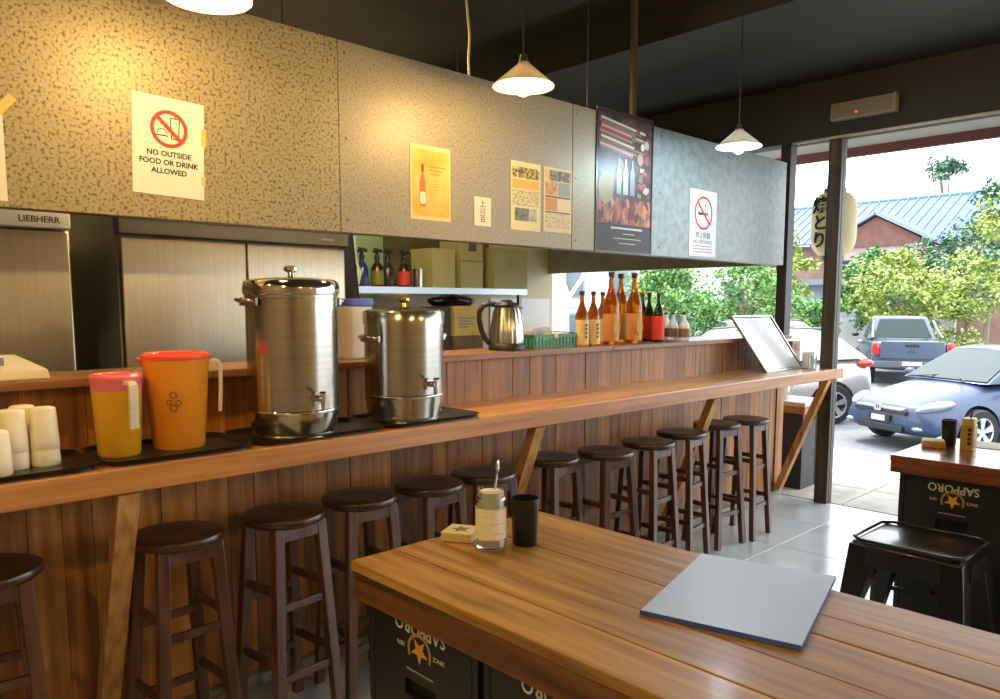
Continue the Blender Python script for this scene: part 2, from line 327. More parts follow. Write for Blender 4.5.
flat(t, 'orange_field', NM('poster orange', ['#e39a2a', '#e8ac45', '#efc06c'], 6, rough=.6), -.098, .1, .015, .292)
bp = [(-.014, 0), (.014, 0), (.0165, .004), (.0165, .095), (.006, .14), (.0055, .175), (-.0055, .175), (-.006, .14), (-.0165, .095), (-.0165, .004)]
MB().prism(bp, (-.045, -.0018, .055), EX, EZ, EN).build('bottle_print', M('print amber', '#b26a1f', .6), t)
MB().prism([(x_ * .6, z_) for x_, z_ in ((-.02, 0), (.02, 0), (.026, .02), (.026, .03), (.02, .05), (-.02, .05), (-.026, .03), (-.026, .02))], (-.045, -.0025, .066), EX, EZ, EN).build('label_print', PAPER, t)
flat(t, 'cap_print', M('print dark', '#5a3616', .6), -.0515, -.0385, .20, .231, .0025)
for i, (a, b2) in enumerate(((0, .08), (0, .06), (.006, .05))): flat(t, 'text_line', M('print brown', '#a06a20', .6), -.01 + a, -.01 + b2 + .01, .222 - .016 * i, .226 - .016 * i, .0018)
for i in range(7): flat(t, 'text_line', M('print tan', '#c98f38', .6), -.008, .085, .165 - .012 * i, .1665 - .012 * i, .0018)
t, w, h = paper('price_slip', 'small white slip with three black brush characters', 'sign', 2.322, 2.424, 1.803, 1.932, PAPER)
for i, c in enumerate('上川百'): text(c, .036, INK, t, (0, -.0012, .098 - .034 * i))
t, w, h = paper('flyer', 'yellow flyer with dark header beside a second flyer with photo blocks', 'poster', 2.552, 2.754, 1.80, 2.121, M('flyer cream', '#ddcf9c', .7))
flat(t, 'header_print', NM('flyer header', ['#3a3425', '#8e7c2c', '#d9c23c'], 60, rough=.6, pos=(.4, .6)), -.092, .092, .245, .295)
flat(t, 'orange_band', M('flyer orange', '#e8a53a', .6), -.092, .092, .195, .238)
flat(t, 'text_block', NM('flyer text', ['#6f684c', '#ddcf9c'], 90, (1, 1, 3), .7, pos=(.42, .5)), -.092, .092, .115, .19)
flat(t, 'photo_print', NM('flyer photo', ['#3c3b38', '#77705a', '#6d7f86'], 40, rough=.6), -.075, .02, .045, .105)
flat(t, 'photo_print', NM('flyer photo two', ['#a98d28', '#8fb0b8', '#d6b64c'], 30, rough=.6), .022, .075, .045, .105)
t, w, h = paper('flyer', 'cream flyer with four photo blocks under a torn dark header', 'poster', 2.776, 2.984, 1.806, 2.120, M('flyer pale', '#d8c8a4', .7))
flat(t, 'header_print', NM('flyer header two', ['#4c4438', '#766b58', '#a89c84'], 50, rough=.6), -.06, .095, .25, .30)
flat(t, 'emblem_print', M('flyer yellow', '#d9b434', .6), -.095, -.065, .255, .30)
flat(t, 'photo_print', NM('flyer food', ['#8a5a2c', '#c98c3c', '#d8a854'], 40, rough=.6), -.09, -.005, .18, .245)
flat(t, 'photo_print', M('flyer blue grey', '#8f9298', .6), .005, .092, .18, .245)
flat(t, 'dark_rule', M('rule brown', '#5a3a2a', .6), -.092, .092, .168, .176)
flat(t, 'photo_print', M('flyer gold', '#c08a30', .6), -.09, -.005, .105, .165)
flat(t, 'dark_rule', M('rule brown', '#5a3a2a', .6), -.092, .092, .094, .10)
flat(t, 'text_block', NM('flyer text two', ['#9c8c70', '#d8c8a4'], 80, (1, 1, 3), .7, pos=(.42, .5)), -.09, .09, .02, .09)
# glossy food poster
t, w, h = paper('food_poster', 'tall glossy dark poster with a collage of grilled meat', 'poster', 3.175, 3.680, 1.728, 2.476, M('poster black', '#241b1b', .4, spec=.3))
def gl(name, cols, sc, st, kind='noise', pos=(.35, .65)): return NM(name, cols, sc, st, .38, 0, 5, 0, 0, kind, pos, spec=.3)
flat(t, 'photo_print', gl('poster dark food', ['#1c1214', '#3c2a26', '#5a3a34'], 12, (1, 1, 1)), -.235, .235, .30, .725)
rp = random.Random(4); SK = ['#7c2426', '#a39080', '#8f3a34', '#59613a', '#c2b3a4', '#6a1c22', '#9c6a58']
for k in range(12):
    z = .545 + .0135 * k; a = -.23 + .02 * rp.random(); b2 = .04 + .16 * rp.random(); dz_ = (b2 - a) * .32
    dz_ = min(dz_, .10)
    MB().prism([(a, z), (b2, z - dz_ + .06), (b2, z - dz_ + .072), (a, z + .012)], (0, -.0017, 0), EX, EZ, EN).build('skewer_print', M('skewer ' + SK[k % 7], SK[k % 7], .4), t)
for k in range(9):
    x_, z_ = .06 + .15 * rp.random(), .50 + .2 * rp.random(); r_ = .016 + .014 * rp.random()
    MB().prism([(r_ * math.cos(q_ * PI / 5), r_ * 1.1 * math.sin(q_ * PI / 5)) for q_ in range(10)], (x_, -.0021 - .0003 * k, z_), EX, EZ, EN).build('garnish_print', M('garnish ' + SK[(k * 3) % 7], SK[(k * 3) % 7], .4), t)
for k, (x_, c_) in enumerate(((-.06, '#5f6a72'), (.0, '#8a97a0'), (.06, '#6a7279'))):
    MB().prism([(-.022, 0), (.022, 0), (.022, .12), (.008, .155), (.008, .19), (-.008, .19), (-.008, .155), (-.022, .12)], (x_, -.0036, .315), EX, EZ, EN).build('bottle_print', M('bottle grey ' + str(k), c_, .35), t)
for k in range(10):
    x_, z_ = .11 + .11 * rp.random(), .31 + .15 * rp.random(); MB().prism([(-.02, -.008), (.02, -.014), (.024, .01), (-.016, .014)], (x_, -.002 - .0003 * k, z_), EX, EZ, EN).build('slice_print', M('slice ' + SK[k % 4], SK[k % 4], .4), t)
flat(t, 'photo_print', gl('beef cubes', ['#4a1c14', '#7c3826', '#9c563c', '#a87258'], 26, (1.4, 1, .7), 'voronoi', (.1, .9)), -.235, .235, .155, .295)
MB().prism([(.062 * math.cos(a * PI / 12), .085 * math.sin(a * PI / 12)) for a in range(24)], (-.17, -.0018, .34), EX, EZ, EN).build('plate_print', M('plate tan', '#8f7a4c', .4, spec=.3), t)
flat(t, 'caption_band', M('caption dark', '#2c2426', .4, spec=.3), -.24, .24, .01, .15)
for i, (a, b2) in enumerate(((-.12, .16), (-.02, .09), (-.1, .15), (-.05, .1))): flat(t, 'caption_line', M('caption grey', '#b9b2ab', .5), a, b2, .128 - .026 * i, (.138 if i == 0 else .132) - .026 * i, .0018)
b = MB(); b.box(-.2525, -.244, -.004, 0, 0, .748).box(.244, .2525, -.004, 0, 0, .748).box(-.244, .244, -.004, 0, .74, .748).box(-.244, .244, -.004, 0, 0, .008).build('poster_frame', M('poster edge', '#2c2626', .3), t)
# no smoking sign
t, w, h = paper('no_smoking_sign', 'white no smoking sign with red ring under the cold white lamp', 'sign', 4.075, 4.378, 1.745, 2.148, M('cold paper', '#dfe0e0', .6))
b = MB().ring((0, -.0012, .265), EX, EZ, .088, .103, EN).build('prohibition_ring', RED, t)
MB().prism([(-.075, .06), (-.063, .07), (.075, -.06), (.063, -.07)], (0, -.0018, .265), EX, EZ, EN).build('prohibition_bar', RED, t)
flat(t, 'cigarette_print', INK, -.06, .03, .252, .268); flat(t, 'ember_print', M('ember', '#aa3333', .6), .034, .055, .252, .268)
MB().tube([(.01, -.0014, .28), (.025, -.0014, .295), (.012, -.0014, .31), (.03, -.0014, .33)], .003, 5).build('smoke_print', M('print grey', '#77797c', .7), t)
text('禁止吸烟', .042, M('print green grey', '#44524c', .7), t, (0, -.0012, .128)); text('NO SMOKING', .034, M('print grey', '#77797c', .7), t, (0, -.0012, .088))
for i in range(3): flat(t, 'text_line', M('print rose', '#b58f8c', .7), -.11, .11, .06 - .018 * i, .066 - .018 * i)
# emergency light on the lintel
t = thing('emergency_light', 'pale box-shaped emergency light with a red indicator on the lintel', 'light fixture', (5.397, 2.112, 2.692))
MB().box(-.06, 0, -.205, .205, 0, .115).build('housing', M('fitting beige', '#8b8378', .5), t, bevel=.006)
MB().box(-.064, -.06, -.19, .19, .012, .103).build('diffuser', M('fitting dim', '#7a7268', .35), t)
MB().box(-.068, 0, -.215, -.206, -.002, .117).build('end_cap', M('fitting tan', '#a3937a', .5), t)
MB().ell((-.066, .03, .035), .004, .006, .006, 10, 6).build('indicator', M('red led', '#ff2a2a', .4, emit='#ff2020', es=6), t)
sp = thing('sprinkler', 'small white sprinkler head fixed to the ceiling', 'sprinkler', (3.45, 3.06, 3.25))
MB().lathe([(.03, 0), (.03, -.008), (.012, -.012), (.012, -.03), (.02, -.034), (0, -.036)]).build('head', WHITE, sp)
# ------------------------------------------------------------------ bar stools
def make_stool():
    t = thing('bar_stool', 's', 'stool', (0, 0, 0))
    MB().lathe([(0, .708), (.122, .708), (.138, .716), (.141, .728), (.137, .738), (.128, .740), (.06, .736), (0, .735)], n=36).build('seat', W_SEAT, t, smooth=50)
    leg = []
    for sx, sy in ((-1, -1), (1, -1), (1, 1), (-1, 1)):
        MB().bar((sx * .122, sy * .122, 0), (sx * .084, sy * .084, .712), .036, .03, (1, 0, 0)).build('leg', W_STOOL, t, bevel=.003)
    def at(z): return .122 - .038 * z / .712
    for z1, z2 in ((.20, .25), (.44, .49)):
        for s_ in (-1, 1):
            a = at(z1) - .004; MB().bar((-a, s_ * a, z1), (a, s_ * a, z1), .026, .016, (0, 0, 1)).build('stretcher', W_STOOL, t, bevel=.002)
            a = at(z2) - .004; MB().bar((s_ * a, -a, z2), (s_ * a, a, z2), .026, .016, (0, 0, 1)).build('stretcher', W_STOOL, t, bevel=.002)
    for s_ in (-1, 1):
        a = .09; MB().bar((-a, s_ * a, .685), (a, s_ * a, .685), .04, .016, (0, 0, 1)).build('apron', W_STOOL, t)
    return t
SP = [(4.372, 2.345), (4.083, 2.378), (3.654, 2.348), (3.27, 2.30), (2.903, 2.292), (2.60, 2.379), (2.148, 2.35), (1.856, 2.354), (1.543, 2.375), (1.227, 2.363), (.87, 2.378), (.365, 2.40)]
ORD = ['first', 'second', 'third', 'fourth', 'fifth', 'sixth', 'seventh', 'eighth', 'ninth', 'tenth', 'eleventh', 'twelfth']
st0 = make_stool()
for i, (x, y) in enumerate(SP):
    o = st0 if i == 0 else dup(st0)
    o.location = (x, y, 0); o.rotation_euler = (0, 0, math.radians((4, -6, 8, 3, -5, 6, -8, 5, -3, 7, 4, -6)[i]))
    tag(o, f'dark brown round bar stool, {ORD[i]} along the counter from the street end', 'stool', 'bar stools under the counter')
# ------------------------------------------------------------------ things on the counter
CT = .99
TRAY = M('tray black', '#1d1c1c', .32)
def tray(x0, x1, label):
    w = x1 - x0; t = thing('serving_tray', label, 'tray', ((x0 + x1) / 2, 2.425, CT), 0, 'black serving trays on the counter')
    MB().prism(rrect(w - .03, .30, .05), (0, 0, 0), (1, 0, 0), (0, 1, 0), (0, 0, .006)).build('base', TRAY, t)
    o, i_ = rrect(w, .325, .06), rrect(w - .034, .296, .05); n = len(o)
    b = MB(); b.add([(x, y, .016) for x, y in o] + [(x, y, .004) for x, y in i_] + [(x, y, .019) for x, y in i_ for _ in (0,)], [])
    b = MB(); oo = [(x, y, .018) for x, y in o]; ii = [(x * .985, y * .985, .018) for x, y in o]; lo = [(x, y, .003) for x, y in i_]; li = [(x * .98, y * .98, .006) for x, y in i_]
    b.add(lo + oo + ii + li, [(i, (i + 1) % n, n + (i + 1) % n, n + i) for i in range(n)] + [(n + i, n + (i + 1) % n, 2 * n + (i + 1) % n, 2 * n + i) for i in range(n)] + [(2 * n + i, 2 * n + (i + 1) % n, 3 * n + (i + 1) % n, 3 * n + i) for i in range(n)])
    b.build('rim', TRAY, t, smooth=50)
tray(.19, .645, 'black serving tray holding the upturned cups'); tray(.65, 1.10, 'black serving tray holding the two drink jugs')
tray(1.105, 1.61, 'black serving tray under the taller steel urn'); tray(1.615, 2.08, 'black serving tray under the shorter steel urn')
TZ = CT + .006
CUP = M('cup cream', '#ece2c6', .4)
cm = MB().lathe([(.0355, 0), (.0375, .003), (.0365, .035), (.0325, .112), (.0305, .117), (.026, .119), (0, .119), (0, .116), (.028, .114), (.034, .02), (.0345, 0), (.0355, 0)], n=28).mesh('cup', smooth=45); cm.materials.append(CUP)
def cup(x, y, k, label): tag(link('plastic_cup', cm, None, (x, y, TZ + .046 * k)), label, 'cup', 'upturned cream cups')
for (x, y, n, wh) in ((.535, 2.43, 2, 'of the separate stack next to the pink-lidded jug'), (.458, 2.43, 2, 'of the stack left of the end stack'), (.50, 2.51, 2, 'of the stack at the back of the tray'), (.405, 2.365, 1, '')):
    for k in range(n): cup(x, y, k, ('cream upturned cup, ' + ('lower ' if k == 0 else 'upper ') + wh) if n > 1 else 'single low upturned cream cup at the front of the tray')
# jugs
def jug(x, y, r0, r1, h, liquid, lidc, hand, label, spout, band=None):
    t = thing('drink_jug', label, 'jug', (x, y, TZ)); n = 36
    JB = M('jug body ' + liquid, liquid, .22, trans=.12, ior=1.2)
    hb_ = h * (.80 if band else .93)
    MB().lathe([(0, 0), (r0 * .94, 0), (r0, .006), (r0 + (r1 - r0) * hb_ / h, hb_)], n=n).build('body', JB, t, smooth=50)
    if band: MB().lathe([(r0 + (r1 - r0) * .8, h * .8), (r1, h * .945), (r1 * .96, h * .945), (r1 * .9, h * .81), (r0 + (r1 - r0) * .8, h * .8)], n=n).build('rim_band', M('jug band', band, .3), t)
    LD = M('jug lid ' + lidc, lidc, .3)
    lid = MB().lathe([(r1 * 1.0, h * .93), (r1 * 1.03, h * .95), (r1 * 1.02, h * .975), (r1 * .92, h), (r1 * .80, h), (r1 * .76, h * .985), (0, h * .985)], n=n).build('lid', LD, t, smooth=40)
    MB().bar((-r1 * .5, 0, h * .99), (r1 * .5, 0, h * .99), .008, .012, (0, 0, 1)).build('grip', LD, lid, bevel=.002)
    d = Vector((math.cos(hand), math.sin(hand), 0)); p = Vector((0, 0, 0)) + d * (r1 + .002)
    HD = M('jug handle', '#d8cdb0', .4)
    pts = [d * (r1 * .93) + Vector((0, 0, h * .90)), d * (r1 + .022) + Vector((0, 0, h * .905)), d * (r1 + .032) + Vector((0, 0, h * .86)), d * (r1 + .030) + Vector((0, 0, h * .6)), d * (r1 + .026) + Vector((0, 0, h * .36))]
    b = MB(); sd = Vector((-d.y, d.x, 0))
    for a, c in zip(pts, pts[1:]): b.bar(a, c, .026, .012, sd)
    b.build('handle', HD, t, bevel=.002)
    if spout is not None:
        s_ = Vector((math.cos(spout), math.sin(spout), 0)); q = Vector((-s_.y, s_.x, 0))
        MB().add([s_ * (r1 * .9) + q * .03 + Vector((0, 0, h * .93)), s_ * (r1 * .9) - q * .03 + Vector((0, 0, h * .93)), s_ * (r1 + .02) + Vector((0, 0, h * .945)), s_ * (r1 * .9) + Vector((0, 0, h * .80))], [(0, 1, 2), (0, 2, 3), (1, 3, 2), (0, 3, 1)]).build('spout', LD if not band else HD, t)
    return t
jug(.735, 2.44, .060, .072, .247, '#e0a92a', '#f0707a', math.radians(-82), 'smaller jug of yellow drink with a pink lid and band', None, '#e0707a')
t = jug(.918, 2.45, .078, .100, .302, '#f2a032', '#f5583f', math.radians(-22), 'larger jug of orange drink with a red lid', math.radians(150))
dm = M('jug decal', '#8a5a18', .6)
for k, (dx, dz, r_) in enumerate(((0, 0, .012), (-.012, -.022, .009), (.014, -.024, .010), (0, -.04, .013))):
    a = math.radians(-118) + dx / .09; rr = .0915
    MB().ring((rr * math.cos(a), rr * math.sin(a), .175 + dz), (-math.sin(a), math.cos(a), 0), (0, 0, 1), r_ * .6, r_, (math.cos(a) * .001, math.sin(a) * .001, 0), 16).build('decal', dm, t)
# urns
URN = NM('urn steel', ['#b4afa4', '#c0bbb0'], 2, (1, 1, 60), .2, 1)
def urn(x, label, r, rb, zr, zt, zl, zk, fl_):
    t = thing('drink_urn', label, 'urn', (x, 2.41, TZ)); n = 48
    MB().lathe([(0, 0), (rb, 0), (rb + .004, .004), (rb + .004, .010), (rb, .014), (r * .93, .022), (r * .985, zr)], n=n).build('base', URN, t, smooth=30)
    MB().lathe([(r * .985, zr), (r * 1.0, zr + .004), (r * 1.0, zr + .009), (r * .985, zr + .013)], n=n).build('ring', CHROME, t)
    MB().lathe([(r * .985, zr + .012), (r * .985, zt - .012), (r, zt - .010), (r, zt), (r * .97, zt), (r * .97, zt - .01)], n=n).build('body', URN, t, smooth=30)
    if fl_: pr = [(r * 1.0, zt), (r * 1.03, zt + .002), (r * 1.04, zt + .012), (r * 1.035, zt + .03), (r * 1.0, zt + .046), (r * .93, zl - .008), (r * .5, zl - .002), (0, zl)]
    else: pr = [(r * 1.0, zt - .045), (r * 1.012, zt - .045), (r * 1.012, zt - .004), (r * .99, zt + .002), (r * .88, zt + .008), (r * .80, zt + .007), (r * .45, zl - .006), (0, zl)]
    lid = MB().lathe(pr, n=n).build('lid', CHROME if fl_ else URN, t, smooth=40)
    kn = [(.012, zl - .004), (.010, zl + (zk - zl) * .35), (.024, zl + (zk - zl) * .6), (.024, zl + (zk - zl) * .85), (.016, zk), (0, zk)]
    MB().lathe(kn, n=24).build('knob', CHROME if fl_ else M('brass knob', '#c9a45a', .15, 1), lid, smooth=50)
    hz = zt - (.022 if fl_ else .10)
    for s_ in (-1, 1):
        MB().tube([(s_ * r * .97, -.045, hz), (s_ * (r + .018), -.045, hz + .004), (s_ * (r + .030), -.03, hz + .006), (s_ * (r + .030), .03, hz + .006), (s_ * (r + .018), .045, hz + .004), (s_ * r * .97, .045, hz)], .006, 10).build('handle', CHROME, t)
        MB().box(s_ * r - .006, s_ * r + .006, -.06, .06, hz - .014, hz + .014).build('handle_plate', STEEL, t, bevel=.003)
    tp = thing('tap', '', '', (0, 0, 0)); 
    for k in ('label', 'category'): del tp[k]
    bpy.data.objects.remove(tp)
    z = zr + .055
    tap = MB().cyl((.0, -r * .97, z), (0, -r - .045, z), .011, n=14).build('tap', CHROME, t)
    MB().cyl((0, -r - .040, z + .018), (0, -r - .040, z - .038), .010, .008, n=14).build('spout', CHROME, tap)
    MB().bar((0, -r - .04, z + .022), (-.03, -r - .085, z + .028), .008, .018, (0, 0, 1)).build('lever', BLACKP, tap, bevel=.002)
    MB().cyl((0, -r * .97, z), (0, -r - .006, z), .022, n=18).build('flange', STEEL, tap)
urn(1.305, 'taller stainless steel drink urn with a rounded lid and tap',   .157, .140, .085, .484, .545, .585, True)
urn(1.782, 'shorter stainless steel drink urn with a flat lid and brass knob', .156, .132, .098, .425, .445, .482, False)
# reflective board on the far end of the counter
t = thing('menu_stand', 'tilted shiny framed board propped on the far end of the counter', 'board', (4.82, 2.45, CT))
A, Bv, Cv, D = Vector((0, 0, .005)), Vector((.53, 0, .005)), Vector((.32, .15, .375)), Vector((-.21, .15, .375))
nn = (Bv - A).cross(D - A).normalized()
MB().hexa([A, Bv, Cv, D], [p - nn * .012 for p in (A, Bv, Cv, D)]).build('backing', M('board back', '#2c2a28', .5), t)
def lerp4(u, v): return A + (Bv - A) * u + (D - A) * v
MB().hexa([lerp4(.03, .03), lerp4(.97, .03), lerp4(.97, .97), lerp4(.03, .97)], [p + nn * .002 for p in (lerp4(.03, .03), lerp4(.97, .03), lerp4(.97, .97), lerp4(.03, .97))]).build('face', M('board gloss', '#dfe2e4', .22, .25, coat=.4), t)
b = MB()
for p, q in ((A, Bv), (Bv, Cv), (Cv, D), (D, A)): b.bar(p + nn * .002, q + nn * .002, .014, .012, nn)
b.build('frame', M('board frame', '#b9bab6', .3, .8), t)
MB().bar((.42, .14, .2), (.42, .19, 0), .02, .01).build('prop_leg', M('board frame', '#b9bab6', .3, .8), t)
# things at the end of the counter
gl_ = M('clear glass', '#eef4f4', .03, trans=1, ior=1.45)
t = thing('tumbler', 'clear glass tumbler at the far end of the counter', 'glass', (5.29, 2.345, CT))
MB().lathe([(0, 0), (.024, 0), (.030, .095), (.0275, .095), (.022, .006), (0, .006)], n=24).build('glass_body', gl_, t, smooth=40)
t = thing('napkin_box', 'small white carton beside the glass at the counter end', 'box', (5.43, 2.44, CT), .2)
MB().box(-.055, .055, -.03, .03, 0, .115).build('carton', M('carton white', '#d9dbdb', .5), t, bevel=.003)
MB().box(-.04, .04, -.032, -.03, .02, .095).build('print', NM('carton print', ['#b4b7ba', '#dcdedd'], 40, rough=.6), t)
t = thing('name_sign', 'brown wooden block with dark lettering standing behind the white carton', 'sign', (5.47, 2.57, CT), .1)
MB().box(-.085, .085, -.02, .02, 0, .19).build('block', NM('sign brown', ['#8d6140', '#a3764f'], 8, (6, 6, 1), .5), t, bevel=.004)
text('FILL', .07, M('sign ink', '#4a2c1a', .6), t, (0, -.0205, .14))
# ------------------------------------------------------------------ things on the ledge
LZ = 1.22
t = thing('napkin_pack', 'white wedge-shaped pack of napkins on the ledge at the picture edge', 'pack', (.46, 2.75, LZ))
MB().hexa([(-.16, -.11, 0), (.15, -.11, 0), (.12, .14, 0), (-.16, .14, 0)], [(-.16, -.105, .032), (.145, -.105, .032), (.105, .13, .068), (-.16, .13, .068)]).build('wrap', M('wrap white', '#dcd3bd', .5), t, bevel=.006)
MB().add([(-.05, -.06, .042), (.04, -.05, .0435), (.06, .06, .061), (0, .09, .066), (-.03, .04, .058)], [(0, 1, 2, 3, 4)]).build('print', M('print grey', '#77797c', .7), t)
t = thing('storage_tub', 'frosted plastic tub with a blue lid between the two urns', 'tub', (1.80, 2.79, LZ))
MB().prism(rrect(.135, .12, .03), (0, 0, 0), (1, 0, 0), (0, 1, 0), (0, 0, .222)).build('body', M('frosted', '#d8d3c4', .35, trans=.25), t, bevel=.004)
MB().prism(rrect(.145, .13, .03), (0, 0, .222), (1, 0, 0), (0, 1, 0), (0, 0, .03)).build('lid', M('blue lid', '#3f56b8', .35), t, bevel=.004)
# kettle
t = thing('electric_kettle', 'ribbed stainless electric kettle with a black handle and base', 'kettle', (2.67, 2.745, LZ))
MB().lathe([(0, 0), (.092, 0), (.094, .008), (.090, .028), (.084, .034), (0, .034)], n=36).build('base', BLACKP, t, smooth=40)
k_ = 36; prof = [(.084, .036), (.085, .06), (.080, .12), (.069, .185), (.060, .215)]
vs = []; fs = []
for i in range(k_ * 2):
    a = 2 * PI * i / (k_ * 2); e = 1 + .028 * math.cos(a * 18)
    for r_, z in prof: vs.append((r_ * e * math.cos(a), r_ * e * math.sin(a), z))
for i in range(k_ * 2):
    for j in range(4): a = i * 5 + j; b2 = ((i + 1) % (k_ * 2)) * 5 + j; fs.append((a, b2, b2 + 1, a + 1))
MB().add(vs, fs).build('body', STEEL, t, smooth=60)
MB().lathe([(.062, .212), (.063, .224), (.05, .236), (.03, .240), (.028, .250), (0, .252)], n=30).build('lid', BLACKP, t, smooth=40)
d = -R
def hp(r_, z): return d * r_ + Vector((0, 0, z))
MB().tube([hp(.055, .225), hp(.085, .232), hp(.118, .222), hp(.138, .19), hp(.14, .15), hp(.128, .10), hp(.108, .055), hp(.085, .03)], .013, 10).build('handle', BLACKP, t)
MB().add([R * .055 + Vector((0, 0, .20)), R * .085 + Vector((0, 0, .213)), R * .05 + Vector((.02, .02, .215)), R * .05 + Vector((-.02, -.02, .215))], [(0, 1, 2), (0, 3, 1), (1, 3, 2), (0, 2, 3)]).build('spout', BLACKP, t)
# green basket with papers
t = thing('plastic_basket', 'low green plastic basket between the kettle and the bottles', 'basket', (2.985, 2.80, LZ))
GR = M('basket green', '#1f7a52', .4)
bk = MB(); bk.box(-.16, .16, -.10, .10, 0, .006); bk.build('floor_panel', GR, t)
for sy in (-1, 1):
    MB().box(-.165, .165, sy * .10 - .004, sy * .10 + .004, .054, .072).build('rim', GR, t)
    for i in range(12): MB().box(-.155 + i * .027, -.145 + i * .027, sy * .10 - .003, sy * .10 + .003, .004, .056).build('slat', GR, t)
    MB().box(sy * .165 - .004, sy * .165 + .004, -.10, .10, .054, .072).build('rim', GR, t); 
    for i in range(7): MB().box(sy * .165 - .003, sy * .165 + .003, -.095 + i * .029, -.083 + i * .029, .004, .056).build('slat', GR, t)
MB().box(-.15, .15, -.085, .085, .006, .05).build('sheet_stack', M('pale green paper', '#b8cfae', .7), t)
t = thing('folded_cloth', 'grey folded cloth lying on the papers in the green basket', 'cloth', (2.94, 2.82, LZ + .051))
MB().hexa([(-.11, -.07, 0), (.12, -.06, 0), (.11, .07, 0), (-.10, .07, 0)], [(-.09, -.05, .045), (.07, -.05, .062), (.09, .05, .05), (-.08, .06, .04)]).build('cloth', NM('cloth grey', ['#8e8590', '#b0a8ae'], 14, rough=.9), t, bevel=.012, seg=3)
t = thing('note_paper', 'white sheets of paper sticking out of the green basket', 'paper', (3.06, 2.76, LZ + .051))
MB().box(-.10, .06, -.05, .03, .0, .026).build('sheets', PAPER, t, loc=(.0, 0, 0), rot=(0, 0, .2))
# bottles
AMB = M('amber glass', '#c4690f', .06, trans=.75, ior=1.3, coat=.3); GRN = M('green glass', '#2c3a12', .06, trans=.4, ior=1.3, coat=.3); CLR = M('milky glass', '#dfe2dd', .15, trans=.3)
BCAP = M('cap dark', '#2b221c', .4); LAB = M('label tan', '#d8bd88', .7); LABR = M('label red', '#d23a20', .6); LABB = M('label brown', '#7a5b36', .6)
def bottle(x, y, h, r, glass, labm, label, group, zl0, zl1, marks='kanji', tip=BCAP):
    t = thing('bottle', label, 'bottle', (x, y, LZ), 0, group); sh = h * .58; rn = r * .30
    MB().lathe([(0, 0), (r * .95, 0), (r, .005), (r, sh * .86), (r * .93, sh), (r * .62, sh + h * .10), (rn * 1.15, sh + h * .21), (rn, sh + h * .30), (rn, h * .93), (rn * 1.25, h * .935), (rn * 1.25, h * .965), (rn, h * .97), (0, h * .97)], n=24).build('glass', glass, t, smooth=50)
    MB().lathe([(rn * 1.05, h * .93), (rn * 1.3, h * .935), (rn * 1.3, h), (0, h)], n=16).build('cap', tip, t)
    lb = MB().lathe([(r * 1.005, zl0), (r * 1.012, zl0), (r * 1.012, zl1), (r * 1.005, zl1), (r * 1.005, zl0)], n=24).build('paper_label', labm, t)
    a = math.radians(-100)
    if marks == 'kanji':
        b = MB()
        for k in range(4): b.bar((r * 1.02 * math.cos(a) - .006, r * 1.02 * math.sin(a), zl1 - .03 - k * .022), (r * 1.02 * math.cos(a) + .008, r * 1.02 * math.sin(a), zl1 - .026 - k * .022), .012, .0012, (0, 0, 1))
        b.build('brush_mark', INK, lb)
    if marks == 'oval':
        MB().prism([(r * .55 * math.cos(i * PI / 10), .045 * math.sin(i * PI / 10)) for i in range(20)], (r * 1.03 * math.cos(a), r * 1.03 * math.sin(a), (zl0 + zl1) / 2), (-math.sin(a), math.cos(a), 0), (0, 0, 1), (math.cos(a) * .001, math.sin(a) * .001, 0)).build('oval_print', M('oval gold', '#b98f3c', .6), lb)
        MB().box(r * 1.04 * math.cos(a) + .008, r * 1.04 * math.cos(a) + .014, r * 1.05 * math.sin(a), r * 1.05 * math.sin(a) + .002, (zl0 + zl1) / 2 - .03, (zl0 + zl1) / 2 + .03).build('brush_mark', INK, lb)
for i, (x, y) in enumerate(((3.197, 2.70), (3.294, 2.70), (3.50, 2.80))):
    bottle(x, y, .30, .037, AMB, LAB, ('first', 'second', 'third')[i] + ' short amber bottle with tan label, counting from the green basket', 'short amber bottles', .008, .145)
for i, (x, y) in enumerate(((3.451, 2.70), (3.697, 2.82), (3.669, 2.70))):
    bottle(x, y, .41, .047, AMB, M('label orange', '#c98a4a', .6), ('first', 'second', 'third')[i] + ' tall amber bottle with oval label, counting from the green basket', 'tall amber bottles', .02, .175, 'oval')
for i, (x, y) in enumerate(((3.99, 2.87), (3.934, 2.78), (3.903, 2.69))):
    bottle(x, y, .30, .036, GRN, LABR, ('first', 'second', 'third')[i] + ' dark green bottle with red label, counting from the tall amber bottles', 'green bottles with red labels', .015, .155, '', M('cap green black', '#1d2416', .4) if i != 1 else M('cap green black', '#1d2416', .4))
for i, (x, y) in enumerate(((4.256, 2.87), (4.195, 2.78), (4.193, 2.695))):
    bottle(x, y, .175, .034, CLR, LABB, ('first', 'second', 'third')[i] + ' small milky bottle with brown label, counting from the red-labelled bottles', 'small milky bottles', .02, .075, '')
fw = thing('yellow_flower', 'small yellow paper flower poking up behind the green bottles', 'flower', (3.93, 2.835, LZ))
MB().tube([(0, 0, 0), (0, 0, .2), (.01, 0, .29)], .003, 6).build('stem', M('stem green', '#4a6a22', .6), fw)
for k in range(6):
    a = k * PI / 3; MB().ell((.01 + .014 * math.cos(a), .014 * math.sin(a), .30), .013, .013, .008, 10, 6).build('petal', M('petal yellow', '#e8c818', .6), fw)
